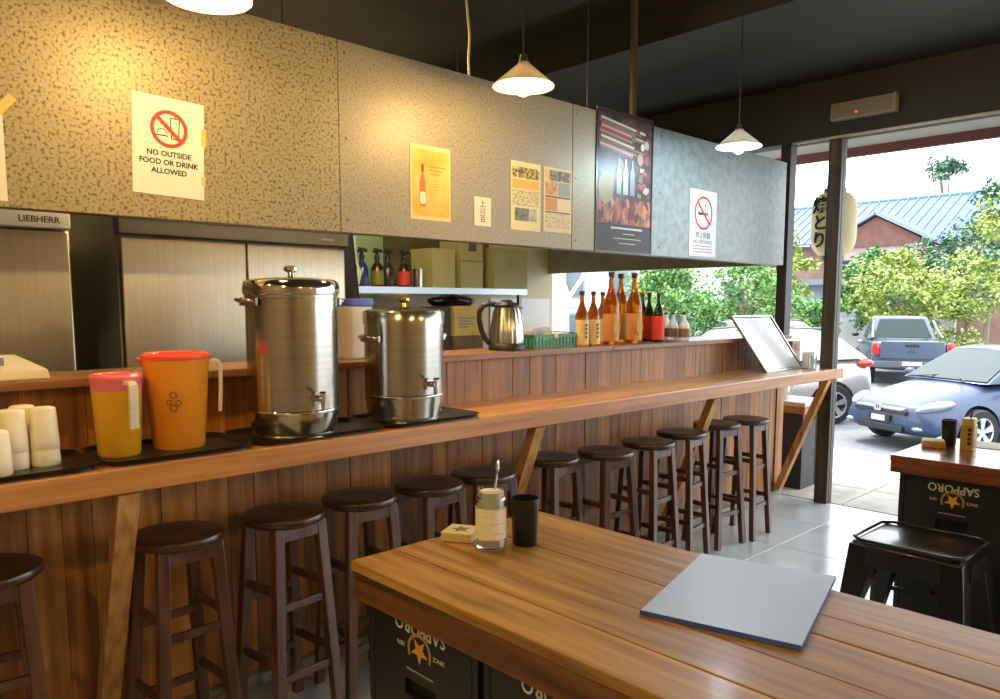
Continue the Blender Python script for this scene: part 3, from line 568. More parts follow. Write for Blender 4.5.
# ------------------------------------------------------------------ foreground table
tb = thing('dining_table', 'long golden wooden plank table on beer crates beside the bar stools', 'table', (0, 0, 0))
for a, b2, dz in ((1.102, 1.245, 0), (1.247, 1.395, .0008), (1.397, 1.563, -.0006), (1.565, 1.675, .0006), (1.677, 1.843, 0)):
    MB().box(a, b2, -.55, 1.748, .722, .75 + dz).build('plank', W_TABLE, tb, bevel=.003)
for a in (1.108, 1.812): MB().box(a, a + .024, -.54, 1.742, .642, .720).build('side_apron', W_APRON, tb, bevel=.003)
for a in (-.54, 1.716): MB().box(1.134, 1.810, a, a + .026, .642, .720).build('end_apron', W_APRON, tb, bevel=.003)
# beer crates (upturned): crate front faces -X
LOGO_W, GOLD, GOLD2 = M('logo white', '#d8d6cf', .6), M('logo gold', '#e0a32a', .5), M('logo olive', '#a8922e', .5)
def make_crate():
    t = thing('beer_crate', 'c', 'crate', (0, 0, 0)); wy, wx, h = .445, .36, .343
    for yy in (0, wy - .022):
        MB().box(0, wx, yy, yy + .022, .0, h).build('side_panel', CRATE, t, bevel=.006)
    for xx, fr in ((0, True), (wx - .022, False)):
        b = MB(); y0, y1 = .022, wy - .022; hy0, hy1, hz0, hz1 = wy / 2 - .065, wy / 2 + .065, .08, .125
        if fr: b.box(xx, xx + .022, y0, y1, hz1, h); b.box(xx, xx + .022, y0, y1, 0, hz0); b.box(xx, xx + .022, y0, hy0, hz0, hz1); b.box(xx, xx + .022, hy1, y1, hz0, hz1)
        else: b.box(xx, xx + .022, y0, y1, 0, h)
        b.build('end_panel', CRATE, t)
    MB().box(.022, wx - .022, .022, wy - .022, h - .012, h).build('bottom_panel', CRATE, t)
    MB().box(.022, .034, wy / 2 - .065, wy / 2 + .065, .07, .135).build('hand_hole_back', M('hole black', '#08080a', .9), t)
    for yy in (-.004, wy - .018): MB().box(-.004, .020, yy, yy + .022, .0, h).build('corner_rib', CRATE, t, bevel=.004)
    rr = (PI / 2, PI, -PI / 2); c = wy / 2
    text('SAPPORO', .052, LOGO_W, t, (-.001, c, .272), rr, bold=.0006, sx=.92)
    MB().prism([(-p, -q) for p, q in star(.036)], (-.0012, c, .215), (0, -1, 0), (0, 0, 1), (-.0008, 0, 0)).build('star_emblem', GOLD, t)
    MB().ring((-.001, c, .212), (0, -1, 0), (0, 0, 1), .040, .049, (-.0008, 0, 0), 24, math.radians(-25), math.radians(205)).build('wreath_emblem', GOLD2, t)
    text('SINCE', .017, LOGO_W, t, (-.001, c - .078, .215), rr); text('1876', .017, LOGO_W, t, (-.001, c + .078, .215), rr)
    MB().box(-.0016, -.0008, c - .055, c + .055, .152, .156).build('rule_print', M('logo grey', '#a8a69f', .6), t)
    return t
cr0 = make_crate()
G = 'upturned black beer crates'
CR = [((1.142, 1.272, .347), 'black upturned beer crate with star logo under the table end, upper of its stack'),
      ((1.142, 1.272, .002), 'black upturned beer crate under the table end, lower of its stack'),
      ((1.142, .80, .347), 'black upturned beer crate under the table, upper of the second stack'),
      ((1.142, .80, .002), 'black upturned beer crate under the table, lower of the second stack'),
      ((3.80, .795, .347), 'black upturned beer crate with star logo under the dark red table, upper of its stack'),
      ((3.80, .795, .002), 'black upturned beer crate under the dark red table, lower of its stack'),
      ((3.80, .33, .347), 'black upturned beer crate at the hidden end of the dark red table, upper one'),
      ((3.80, .33, .002), 'black upturned beer crate at the hidden end of the dark red table, lower one')]
for i, (p, l) in enumerate(CR):
    o = cr0 if i == 0 else dup(cr0); o.location = p; tag(o, l, 'crate', G)
# things on it
t = thing('coaster_stack', 'stack of cream square coasters beside the glass jar', 'coasters', (1.452, 1.690, .751), math.radians(30))
for k in range(6):
    o = MB().box(-.047, .047, -.047, .047, .0045 * k, .0045 * k + .004).build('coaster', M('coaster cream', '#d8c692', .7), t, bevel=.001, seg=1); o.rotation_euler = (0, 0, .05 * math.sin(k * 2.1))
MB().prism(star(.032, .45), (0, 0, .0268), (1, 0, 0), (0, 1, 0), (0, 0, .0005)).build('star_print', M('coaster grey', '#77757c', .7), t)
t = thing('glass_jar', 'glass jar wrapped in a cream label with a spoon in it', 'jar', (1.456, 1.562, .75)); t.scale = (1.08, 1.08, 1.1)
MB().lathe([(0, 0), (.034, 0), (.040, .006), (.0405, .118), (.038, .128), (.041, .130), (.041, .136), (.0355, .140), (.0355, .158), (.033, .158), (.033, .14), (.0375, .12), (.0375, .012), (0, .012)], n=32).build('glass', gl_, t, smooth=50)
MB().lathe([(0, .013), (.036, .013), (.037, .018), (.037, .118), (.033, .135), (.032, .152), (0, .155)], n=32).build('filling', M('jar filling', '#efe9dc', .6), t, smooth=50)
lb = MB().lathe([(.0408, .03), (.0414, .03), (.0414, .112), (.0408, .112), (.0408, .03)], n=32).build('paper_label', NM('jar label', ['#c9bea0', '#ece6d6', '#f3eee2'], 60, (.3, .3, 3), .6, pos=(.34, .46)), t)
MB().tube([(.006, 0, .10), (.016, .0, .17), (.021, 0, .195)], .003, 8).build('spoon_handle', CHROME, t)
MB().ell((.024, 0, .213), .007, .004, .019, 10, 8).build('spoon_bowl', CHROME, t)
t = thing('cutlery_cup', 'black tapered cup standing against the glass jar', 'cup', (1.552, 1.520, .75)); t.scale = (1.08, 1.08, 1.08)
MB().lathe([(0, 0), (.031, 0), (.033, .003), (.0385, .128), (.0365, .128), (.031, .006), (0, .006)], n=32).build('cup_wall', M('cup black', '#16171a', .3), t, smooth=50)
t = thing('menu_folder', 'pale blue plastic menu folder lying on the table', 'folder', (1.640, .870, .751), math.radians(14.7))
BL = M('folder cover', '#b4ccff', .38, coat=.1); BLD = M('folder blue', '#3f5fc0', .35)
MB().box(-.232, .232, -.172, .172, 0, .002).build('back_cover', BLD, t)
for k in range(4): MB().box(-.222, .224, -.165, .166, .0022 + .0016 * k, .0034 + .0016 * k).build('page', M('page sleeve', '#c7cede', .3), t)
MB().hexa([(-.232, -.172, .0095), (.232, -.172, .0095), (.232, .172, .0085), (-.232, .172, .0085)], [(-.232, -.172, .0115), (.232, -.172, .0115), (.232, .172, .0105), (-.232, .172, .0105)]).build('front_cover', BL, t)
MB().box(-.2335, -.2315, -.172, .172, 0, .0115).build('spine', BLD, t)
MB().box(-.232, .232, -.1725, -.1705, .001, .009).build('edge_strip', BLD, t)
# ------------------------------------------------------------------ second table with its things
t2 = thing('dining_table', 'dark red-brown table by the street with a black stool in front', 'table', (0, 0, 0))
for a, b2 in ((3.735, 3.97), (3.972, 4.21), (4.212, 4.45)): MB().box(a, b2, -.4, 1.27, .722, .75).build('plank', W_TABLE2, t2, bevel=.003)
MB().box(3.737, 3.76, -.395, 1.268, .67, .7215).build('side_apron', W_TABLE2, t2, bevel=.003); MB().box(4.425, 4.448, -.395, 1.268, .67, .7215).build('side_apron', W_TABLE2, t2, bevel=.003)
MB().box(3.762, 4.423, 1.244, 1.268, .67, .7215).build('end_apron', W_TABLE2, t2, bevel=.003)
t = thing('sauce_container', 'mustard-coloured container with dark lettering on the dark red table', 'container', (4.13, 1.055, .75))
MB().prism(rrect(.075, .06, .018), (0, 0, 0), (1, 0, 0), (0, 1, 0), (0, 0, .125)).build('body', M('mustard', '#a98a3c', .4), t, bevel=.003)
MB().prism(rrect(.07, .055, .016), (0, 0, .125), (1, 0, 0), (0, 1, 0), (0, 0, .03)).build('lid', M('mustard pale', '#b8a468', .4), t, bevel=.003)
for k in range(4): MB().box(-.0385, -.0375, -.02, -.006, .03 + .022 * k, .044 + .022 * k).build('brush_mark', INK, t)
MB().tube([(.0, 0, .13), (.006, -.01, .19)], .004, 6).build('stick', BLACKP, t)
t = thing('cutlery_cup', 'black tapered cup beside the mustard container', 'cup', (4.19, 1.155, .75))
MB().lathe([(0, 0), (.029, 0), (.031, .003), (.037, .13), (.035, .13), (.029, .006), (0, .006)], n=28).build('cup_wall', M('cup black', '#16171a', .3), t, smooth=50)
t = thing('coaster_box', 'flat light wooden box on the dark red table', 'box', (4.11, 1.20, .75), .35)
MB().box(-.05, .05, -.05, .05, 0, .03).build('tray_body', NM('light wood', ['#a8794a', '#c09a68'], 6, (.6, 6, 6), .5), t, bevel=.003)
MB().box(-.045, .045, -.045, .045, .03, .034).build('coaster', M('coaster cream', '#d8c692', .7), t)
t = thing('paper_sheet', 'white printed sheets lying behind the mustard container', 'paper', (4.33, .98, .751), .1)
for k in range(2): MB().box(-.10, .10, -.14, .14, .001 * k, .001 * k + .0007).build('sheet', PAPER, t, rot=(0, 0, .08 * k))
# black metal stool
t = thing('metal_stool', 'square black metal stool with splayed legs before the dark red table', 'stool', (3.36, 1.01, 0), 0)
BM = M('black metal', '#1a1a1b', .3, .3, coat=.3); hz = .485
MB().hexa([(-.19, -.21, hz - .03), (.19, -.21, hz - .03), (.19, .21, hz - .03), (-.19, .21, hz - .03)], [(-.178, -.198, hz - .006), (.178, -.198, hz - .006), (.178, .198, hz - .006), (-.178, .198, hz - .006)]).build('seat', BM, t, bevel=.012, seg=3)
b = MB(); b.tube([(x * .185, y * .205, hz) for x, y in ((-1, -.8), (-.8, -1), (.8, -1), (1, -.8), (1, .8), (.8, 1), (-.8, 1), (-1, .8))], .007, 10, True); b.build('seat_rim', BM, t, smooth=60)
for sx, sy in ((-1, -1), (1, -1), (1, 1), (-1, 1)):
    MB().add(*(lambda P: (P, [(0, 1, 2, 3), (7, 6, 5, 4), (0, 4, 5, 1), (1, 5, 6, 2), (2, 6, 7, 3), (3, 7, 4, 0)]))([Vector((sx * (.19 - a), sy * (.21 - c), hz - .02)) for a, c in ((0, 0), (.12, 0), (.12, .12), (0, .12))] + [Vector((sx * (.235 - a), sy * (.255 - c), 0)) for a, c in ((0, 0), (.04, 0), (.04, .04), (0, .04))])).build('leg', BM, t, bevel=.004)
for sx in (-1, 1): MB().box(sx * .198 - .004, sx * .198 + .004, -.14, .14, hz - .10, hz - .026).build('side_skirt', BM, t)
for sy in (-1, 1): MB().box(-.12, .12, sy * .218 - .004, sy * .218 + .004, hz - .10, hz - .026).build('side_skirt', BM, t)
for sx in (-1, 1): MB().bar((sx * .20, -.22, .18), (sx * .20, .22, .18), .02, .012).build('stretcher', BM, t)
# ------------------------------------------------------------------ kitchen behind the bar
t = thing('upright_fridge', 'stainless upright fridge with a white top panel and dark lettering', 'fridge', (.38, 3.70, 0))
MB().box(-.57, .57, .03, .72, 0, 1.98).build('cabinet', STEEL_D, t, bevel=.006)
MB().box(-.57, .57, -.02, .03, .12, 1.758).build('door', STEEL_R, t, bevel=.006)
tp = MB().box(-.575, .575, -.05, .03, 1.765, 1.865).build('top_panel', M('fridge white', '#d5d3c6', .4), t, bevel=.012, seg=3)
text('LIEBHERR', .036, M('fridge grey print', '#4a4a44', .5), t, (.455, -.0505, 1.80), bold=.0008)
MB().box(.48, .51, -.05, -.02, .9, 1.15).build('door_handle', STEEL_D, t, bevel=.004)
t = thing('double_fridge', 'wide stainless fridge with two tall doors and a dark top grille', 'fridge', (1.74, 3.70, 0))
MB().box(-.59, .58, .02, .75, 0, 1.98).build('cabinet', M('cabinet grey', '#a3a7a2', .4, .3), t, bevel=.006)
for a, b2 in ((-.585, .004), (.012, .578)):
    d_ = MB().box(a, b2, -.03, .018, .14, 1.752).build('door', STEEL_R, t, bevel=.006); MB().box((b2 - .05 if a < 0 else a + .02), (b2 - .02 if a < 0 else a + .05), -.055, -.03, .8, 1.1).build('door_handle', STEEL_D, d_, bevel=.003)
MB().box(-.60, .59, -.05, .018, 1.762, 1.965).build('top_grille', M('grille grey', '#55534d', .4, .5), t, bevel=.006)
MB().box(-.58, .58, -.056, -.051, 1.835, 1.842).build('grille_line', M('grille light', '#77746c', .4, .5), t)
MB().box(.42, .50, -.053, -.050, 1.79, 1.80).build('badge', M('badge', '#8f8c84', .3, .8), t)
# shelf with boxes and bottles
sh = thing('steel_shelf', 'stainless wall shelf holding spray bottles and cream boxes', 'shelf', (3.68, 4.45, 0))
MB().box(-.92, .88, 0, .40, 1.53, 1.564).build('shelf_board', STEEL, sh, bevel=.004)
MB().box(-.92, .88, -.004, 0, 1.525, 1.572).build('front_lip', M('lip steel', '#a9b0b6', .3, .8), sh)
for a in (-.9, .80): MB().box(a, a + .03, .01, .04, .90, 1.53).build('support_post', STEEL_D, sh)
wt = thing('work_bench', 'stainless work bench under the wall shelf', 'bench', (3.68, 4.30, 0))
MB().box(-1.2, 1.2, 0, .64, .86, .90).build('bench_top', STEEL, wt, bevel=.004)
for a in (-1.15, 1.11):
    for c in (.03, .57): MB().box(a, a + .04, c, c + .04, 0, .86).build('leg', STEEL_D, wt)
MB().box(-1.15, 1.15, .1, .6, .25, .28).build('lower_shelf', STEEL_D, wt)
BXM = NM('cream carton', ['#a9a66e', '#b6b27c'], 3, rough=.7)
def carton(x0, x1, z0, z1, label, y=4.46, d=.26):
    t = thing('storage_box', label, 'box', ((x0 + x1) / 2, y, z0)); w = x1 - x0
    MB().box(-w / 2, w / 2, 0, d, 0, z1 - z0).build('carton_body', BXM, t, bevel=.004)
    MB().box(-w / 2 - .003, w / 2 + .003, -.003, d + .003, z1 - z0 - .02, z1 - z0 + .002).build('carton_lid', BXM, t); 
    return t
carton(3.567, 3.79, 1.565, 1.861, 'cream box on the kitchen shelf next to the steel beaker')
carton(3.849, 4.078, 1.565, 1.775, 'cream box on the kitchen shelf, lower of the stacked pair')
t = carton(3.849, 4.078, 1.780, 1.985, 'cream box with a dark square print, upper of the stacked pair'); MB().box(-.04, .04, -.004, -.0031, .075, .14).build('print', M('print dark grey', '#5a5a4a', .6), t)
t = carton(4.19, 4.577, 1.565, 1.893, 'wide cream box at the end of the kitchen shelf'); text('卜', .05, M('print dark grey', '#5a5a4a', .6), t, (-.02, -.004, .2))
def spray(x, y, col, label, lab=None):
    t = thing('spray_bottle', label, 'bottle', (x, y, 1.565), 0, 'bottles on the kitchen shelf')
    MB().lathe([(0, 0), (.045, 0), (.047, .006), (.047, .13), (.03, .165), (.016, .18), (.016, .20), (0, .20)], n=20).build('body', M('spray ' + col, col, .3), t, smooth=50)
    MB().lathe([(.02, .195), (.02, .225), (.012, .23), (.012, .25), (0, .25)], n=14).build('collar', BLACKP, t)
    MB().hexa([(-.02, -.05, .245), (.02, -.05, .245), (.02, .03, .245), (-.02, .03, .245)], [(-.014, -.05, .265), (.014, -.05, .265), (.014, .02, .28), (-.014, .02, .28)]).build('trigger_head', BLACKP, t, bevel=.004)
    if lab: MB().lathe([(.0475, .02), (.048, .02), (.048, .12), (.0475, .12), (.0475, .02)], n=20).build('paper_label', M('spray label ' + lab, lab, .6), t)
spray(3.01, 4.55, '#24346e', 'dark blue spray bottle on the kitchen shelf')
spray(3.125, 4.53, '#20221c', 'black spray bottle with an olive label', '#6f6f2c')
spray(3.235, 4.56, '#26282a', 'plain dark spray bottle between the olive and red labelled ones')
spray(3.357, 4.53, '#2c1a1a', 'dark spray bottle with a bright red label', '#c8392f')
t = thing('steel_beaker', 'small steel beaker beside the red labelled spray bottle', 'beaker', (3.482, 4.53, 1.565))
MB().lathe([(0, 0), (.04, 0), (.045, .145), (.042, .145), (.037, .004), (0, .004)], n=24).build('beaker_wall', STEEL, t, smooth=50)
o = MB().box(2.72, 3.46, 4.935, 4.949, 1.50, 2.25).build('wall_board', NM('mint board', ['#8fae88', '#9dbb94'], 4, rough=.6), bevel=.003); tag(o, 'mint green board on the kitchen wall above the shelf', 'board')
o = MB().box(3.47, 4.58, 4.935, 4.949, 1.60, 2.25).build('wall_board', NM('olive board', ['#5c583a', '#6a6644'], 4, rough=.6), bevel=.003); tag(o, 'dull olive board on the wall behind the cream boxes', 'board')
t = thing('hanging_apron', 'dark navy apron hanging beside the double fridge', 'apron', (2.555, 4.05, 1.25))
pts = []; nu, nv = 14, 10
for j in range(nv + 1):
    v_ = j / nv; wd = .04 + .085 * (1 - v_) ** .8
    for i in range(nu + 1): u_ = i / nu - .5; pts.append((u_ * 2 * wd + .02 * (1 - v_), .025 * math.sin(u_ * 16 + v_ * 2), v_ * .72))
fs = [(j * (nu + 1) + i, j * (nu + 1) + i + 1, (j + 1) * (nu + 1) + i + 1, (j + 1) * (nu + 1) + i) for j in range(nv) for i in range(nu)]
b = MB().add(pts, fs); k0 = len(pts); b.add([(p[0], p[1] + .006, p[2]) for p in pts], [tuple(reversed(q)) for q in fs]); b.build('cloth', NM('navy cloth', ['#15171f', '#1f222c'], 10, rough=.9), t, smooth=80)
MB().tube([(0, .003, .71), (-.01, .02, .80), (0, .1, .86)], .004, 6).build('strap', M('strap', '#20222a', .8), t)
MB().cyl((0, .05, .86), (0, .90, .86), .006).build('hook_rail', STEEL_D, t)
t = thing('paper_roll', 'pale green paper hanging with a round hole beside the dark apron', 'paper', (2.84, 4.40, 1.58))
MB().prism([(-.07, .0), (.05, -.0), (.07, .08), (.03, .18), (.02, .32), (-.06, .34), (-.08, .2)], (0, 0, 0), (1, 0, 0), (0, 0, 1), (0, .012, 0)).build('sheet', M('pale mint', '#b9cdb8', .6), t)
MB().ring((0, -.001, .11), (1, 0, 0), (0, 0, 1), .02, .035, (0, -.002, 0), 20).build('hole_ring', M('mint dark', '#6f8f7c', .6), t)
t = thing('cardboard_carton', 'cardboard carton with a yellow label behind the kettle', 'box', (3.80, 4.32, .90))
MB().box(-.145, .15, 0, .25, 0, .31).build('carton_body', NM('cardboard dark', ['#5a4630', '#6b5539'], 6, rough=.8), t, bevel=.004)
MB().box(-.145, .15, 0, .25, .312, .535).build('upper_carton', NM('cardboard yellow', ['#b09a52', '#bfa95e'], 6, rough=.8), t, bevel=.004)
for k in range(4): MB().box(-.10, (.06, .02, .05, -.01)[k], -.003, -.0005, .44 - .022 * k, .45 - .022 * k).build('text_line', M('carton ink', '#6a7a70', .7), t)
t = thing('black_bag', 'crumpled black plastic bag on top of the cartons', 'bag', (3.72, 4.42, 1.436))
b = MB().ell((0, 0, .035), .22, .10, .045, 20, 10); rnd = random.Random(3)
b.v = [(x + rnd.uniform(-.014, .014), y + rnd.uniform(-.012, .012), max(0, z + rnd.uniform(-.012, .012))) for x, y, z in b.v]; b.build('bag_film', M('bag film', '#0e0f12', .25), t, smooth=60)
t = thing('dark_crate', 'dark box standing beside the yellow labelled carton', 'box', (3.54, 4.34, .90))
MB().box(-.10, .10, 0, .2, 0, .53).build('box_body', M('dark box', '#2a2723', .6), t, bevel=.006)
# ------------------------------------------------------------------ outside: pavement, road, awning
pv = struct(MB().box(5.5, 7.7, -6, 9, -.25, -.012).build('pavement', M('pavement bed', '#b5b2a8', .9)), 'pale paved walkway outside the shop', 'pavement')
pm = MB().box(0, .592, 0, .592, -.012, 0).mesh('paver', .003, 1); pm.materials.append(NM('paver stone', ['#a5a299', '#b4b1a8', '#bebbb3'], 6, rough=.75, rnd=.05))
for i in range(3):
    for j in range(13): link('paver', pm, pv, (5.52 + .6 * i, -2.0 + .6 * j, 0))
struct(MB().box(7.32, 7.70, -6, 9, -.012, .0).build('kerb', M('kerb stone', '#a3a198', .85), bevel=.003), 'grey kerb edging along the paved walkway', 'kerb')
struct(MB().box(7.70, 7.76, -6, 9, -.70, -.02).build('retaining_wall', M('retaining grey', '#8c8a82', .85)), 'low retaining wall dropping to the road', 'wall')
struct(MB().box(7.76, 140, -90, 120, -.80, -.64).build('road', NM('asphalt', ['#64676b', '#74777a'], 14, rough=.85)), 'grey asphalt road and parking beyond the walkway', 'road')
aw = thing('awning', 'grey walkway awning with a red-brown edge over the shop front', 'awning', (0, 0, 0))
AWM = M('awning grey', '#8e8a84', .7)
for k in range(7): MB().box(5.57, 7.2, -5 + 2 * k, -3.004 + 2 * k, 2.86, 2.89).build('soffit_panel', AWM, aw)
MB().box(7.2, 7.26, -5, 9, 2.78, 2.93).build('edge_beam', M('awning edge', '#6b3b36', .6), aw)
for k in range(3): MB().box(5.57, 7.2, -1.5 + 3 * k, -1.45 + 3 * k, 2.80, 2.858).build('rafter', M('awning rafter', '#5a524c', .7), aw)
# paper lantern
t = thing('paper_lantern', 'cream paper lantern with black brush lettering hanging outside the entrance', 'lantern', (6.20, 2.625, 1.83))
pr = [(.075, 0)]; 
for k in range(25):
    z = .02 + .46 * k / 24; u_ = abs(k - 12) / 12; r_ = .172 * (1 - .30 * u_ ** 5); pr += [(r_ - .003, z), (r_, z + .009)]
pr += [(.075, .505)]
MB().lathe(pr, n=36).build('paper_body', M('lantern paper', '#d8cfa4', .7), t, smooth=60)
for z0, z1 in ((-.03, .01), (.495, .53)): MB().lathe([(.055, z0), (.085, z0), (.085, z1), (.055, z1), (.055, z0)], n=30).build('rim_ring', M('lantern black', '#25201a', .5), t)
MB().tube([(0, -.08, .52), (0, -.05, .6), (0, 0, .64), (0, .05, .6), (0, .08, .52)], .004, 6).build('hanger', STEEL_D, t)
MB().cyl((0, 0, .64), (0, 0, 1.03), .003, n=6).build('cord', BLACKP, t)
for k, c in enumerate('焼とり'):
    a = math.radians(168); text(c, .135, INK, t, (.178 * math.cos(a), .178 * math.sin(a), .385 - .135 * k), (PI / 2, 0, a + PI / 2), bold=.003, ext=.004, name='lettering')
# small table outside
t = thing('outdoor_table', 'small pale-topped table on the walkway behind the wooden brace', 'table', (5.92, 2.78, 0))
MB().box(-.2, .2, -.2, .2, .655, .69).build('table_top', M('pale top', '#cfd0cc', .4), t, bevel=.003)
MB().box(-.2, .2, -.2, .2, .60, .653).build('apron', NM('orange wood', ['#9c6233', '#b57a45'], 5, (1, 6, 6), .5), t)
MB().box(-.18, .05, -.18, .18, 0, .598).build('pedestal_box', M('dark box outdoor', '#2c2b2c', .6), t, bevel=.004)
MB().box(.10, .19, -.18, .18, 0, .598).build('leg_panel', M('pale panel', '#b9bfbd', .5), t)
t = thing('water_jug', 'white plastic jug with a loop handle on the small outdoor table', 'jug', (5.88, 2.84, .69))
MB().lathe([(0, 0), (.05, 0), (.052, .005), (.05, .1), (.03, .13), (.02, .14), (.02, .16), (0, .16)], n=20).build('body', WHITE, t, smooth=50)
MB().tube([(.0, -.03, .13), (0, -.075, .12), (0, -.08, .08), (0, -.05, .03)], .008, 8).build('handle', WHITE, t)
# ------------------------------------------------------------------ cars (local x forward with the nose at 0, y left, z up)
GLASS = M('car glass', '#2a3836', .08, spec=.25); TYRE = M('tyre rubber', '#17171a', .8); RIM = M('alloy', '#c4c6c8', .25, .8); TRIMB = M('car black', '#15161a', .4)
TAIL = M('tail lamp', '#c01f22', .2, coat=.5); HEADL = M('head lamp', '#7f888e', .15, .3, coat=.3)
def eval_mesh(o):
    dg = bpy.context.evaluated_depsgraph_get(); me = bpy.data.meshes.new_from_object(o.evaluated_get(dg)); return me
def loft(st):
    b = MB(); k = None
    for (x, zb, zm, zt, wb_, wm, wt, cr) in st:
        half = [(wb_, zb), (wm * .985, zb + (zm - zb) * .35), (wm, zm), (wt + (wm - wt) * .35, zm + (zt - zm) * .7), (wt * .85, zt + cr * .3), (wt * .4, zt + cr)]
        ring = [(x, y, z) for y, z in half] + [(x, -y, z) for y, z in reversed(half)]
        k = len(ring); b.v += ring
    n = len(st)
    for i in range(n - 1):
        for j in range(k): b.f.append((i * k + j, i * k + (j + 1) % k, (i + 1) * k + (j + 1) % k, (i + 1) * k + j))
    b.f.append(tuple(range(k - 1, -1, -1))); b.f.append(tuple(range((n - 1) * k, n * k)))
    return b
def wheel(parent, x, y, r, w, spokes=5):
    s_ = 1 if y > 0 else -1
    wl = MB().lathe([(r * .66, -w / 2), (r * .95, -w / 2), (r, -w * .32), (r, w * .32), (r * .95, w / 2), (r * .66, w / 2), (r * .66, -w / 2)], n=32).build('wheel', TYRE, parent, smooth=40, loc=(x, y, r), rot=(PI / 2, 0, 0))
    MB().lathe([(r * .66, -w * .4), (r * .68, -w * .5), (r * .60, -w * .46), (r * .57, w * .3), (r * .66, w * .3), (r * .66, -w * .4)], n=32).build('rim', RIM, wl, smooth=40, rot=(0 if s_ > 0 else PI, 0, 0))
    MB().cyl((0, 0, -s_ * w * .18), (0, 0, s_ * w * .2), r * .58, n=28).build('brake_disc', TRIMB, wl)
    for k in range(spokes):
        a = 2 * PI * k / spokes + .3
        for da in (-.13, .13): MB().bar((r * .1 * math.cos(a), r * .1 * math.sin(a), -s_ * w * .40), (r * .62 * math.cos(a + da), r * .62 * math.sin(a + da), -s_ * w * .42), .03, .05, (0, 0, 1)).build('spoke', RIM, wl)
    MB().cyl((0, 0, -s_ * w * .36), (0, 0, -s_ * w * .47), r * .14, n=16).build('hub', RIM, wl)
def quadpanel(parent, name, mat, q, ins, off, th=.006):
    q = [Vector(p) for p in q]; c = sum(q, Vector()) / 4; n_ = (q[1] - q[0]).cross(q[3] - q[0]).normalized()
    q = [p + (c - p).normalized() * ins for p in q]
    q = [p + n_ * off for p in q]
    return MB().hexa(q, [p + n_ * th for p in q]).build(name, mat, parent)
def cabin(root, paint, xf, zf, xrf, xrr, xr, zr, zroof, wb_, wr, splits):
    # base loop xf..xr at belt, roof loop xrf..xrr
    b = MB(); xs_r = [xrf + (xrr - xrf) * k / 4 for k in range(5)]; xs_b = [xf + (xr - xf) * k / 4 for k in range(5)]
    crown = [0, .03, .04, .03, -.01]; zb = [zf + (zr - zf) * k / 4 for k in range(5)]
    Lb = [(xs_b[k], wb_ * (.92 if k == 0 else .94 if k == 4 else 1), zb[k]) for k in range(5)]; Lr = [(xs_r[k], wr * (.95 if k in (0, 4) else 1), zroof + crown[k]) for k in range(5)]
    Rb = [(x, -y, z) for x, y, z in Lb]; Rr = [(x, -y, z) for x, y, z in Lr]
    C_ = [(xs_r[k], 0, zroof + crown[k] + .02) for k in range(5)]
    b.v = Lb + Lr + C_ + Rr + Rb
    for r_ in range(4):
        for k in range(4): i = r_ * 5 + k; b.f.append((i, i + 1, i + 6, i + 5))
    b.f.append((0, 5, 10, 15, 20)); b.f.append((4, 24, 19, 14, 9)); b.f.append((0, 20, 21, 22, 23, 24, 4, 3, 2, 1))
    b.build('cabin', paint, root, bevel=.02, seg=2, smooth=40)
    quadpanel(root, 'windscreen', GLASS, [Rb[0], Lb[0], Lr[0], Rr[0]], .07, .012)
    quadpanel(root, 'rear_window', GLASS, [Lb[4], Rb[4], Rr[4], Lr[4]], .10, .012)
    def P(side, u, v):   # point on side: u along 0..1, v up 0..1
        B_, T_ = (Lb, Lr) if side > 0 else (Rb, Rr)
        def on(L_):
            k = min(int(u * 4), 3); f_ = u * 4 - k; return Vector(L_[k]).lerp(Vector(L_[k + 1]), f_)
        return on(B_).lerp(on(T_), v)
    for s_ in (1, -1):
        for u0, u1 in splits:
            q = [P(s_, u0, .07), P(s_, u1, .07), P(s_, u1, .90), P(s_, u0, .90)]
            if s_ > 0: q = [q[1], q[0], q[3], q[2]]
            quadpanel(root, 'side_window', GLASS, q, .03, .022)
def body(root, paint, st, wheels, r):
    o = loft(st).build('body_t', paint); sd = o.modifiers.new('s', 'SUBSURF'); sd.levels = 2; sd.render_levels = 2
    c = MB()
    for wx, wy in wheels: c.cyl((wx, wy - .16, r), (wx, wy + .22, r), r * 1.17, n=28) if wy > 0 else c.cyl((wx, wy - .22, r), (wx, wy + .16, r), r * 1.17, n=28)
    co = c.build('cut_t', TRIMB); bo = o.modifiers.new('b', 'BOOLEAN'); bo.object = co; bo.operation = 'DIFFERENCE'; bo.solver = 'EXACT'
    bpy.context.view_layer.update(); me = eval_mesh(o)
    bpy.data.objects.remove(o); bpy.data.objects.remove(co)
    me.materials.clear(); me.materials.append(paint); me.shade_smooth(); me.set_sharp_from_angle(angle=math.radians(40)); me.name = 'body'
    return link('body', me, root)
def mirror_(root, x, y, z, paint):
    for s_ in (1, -1): MB().ell((x, s_ * y, z), .06, .10, .065, 12, 8).build('wing_mirror', paint, root)
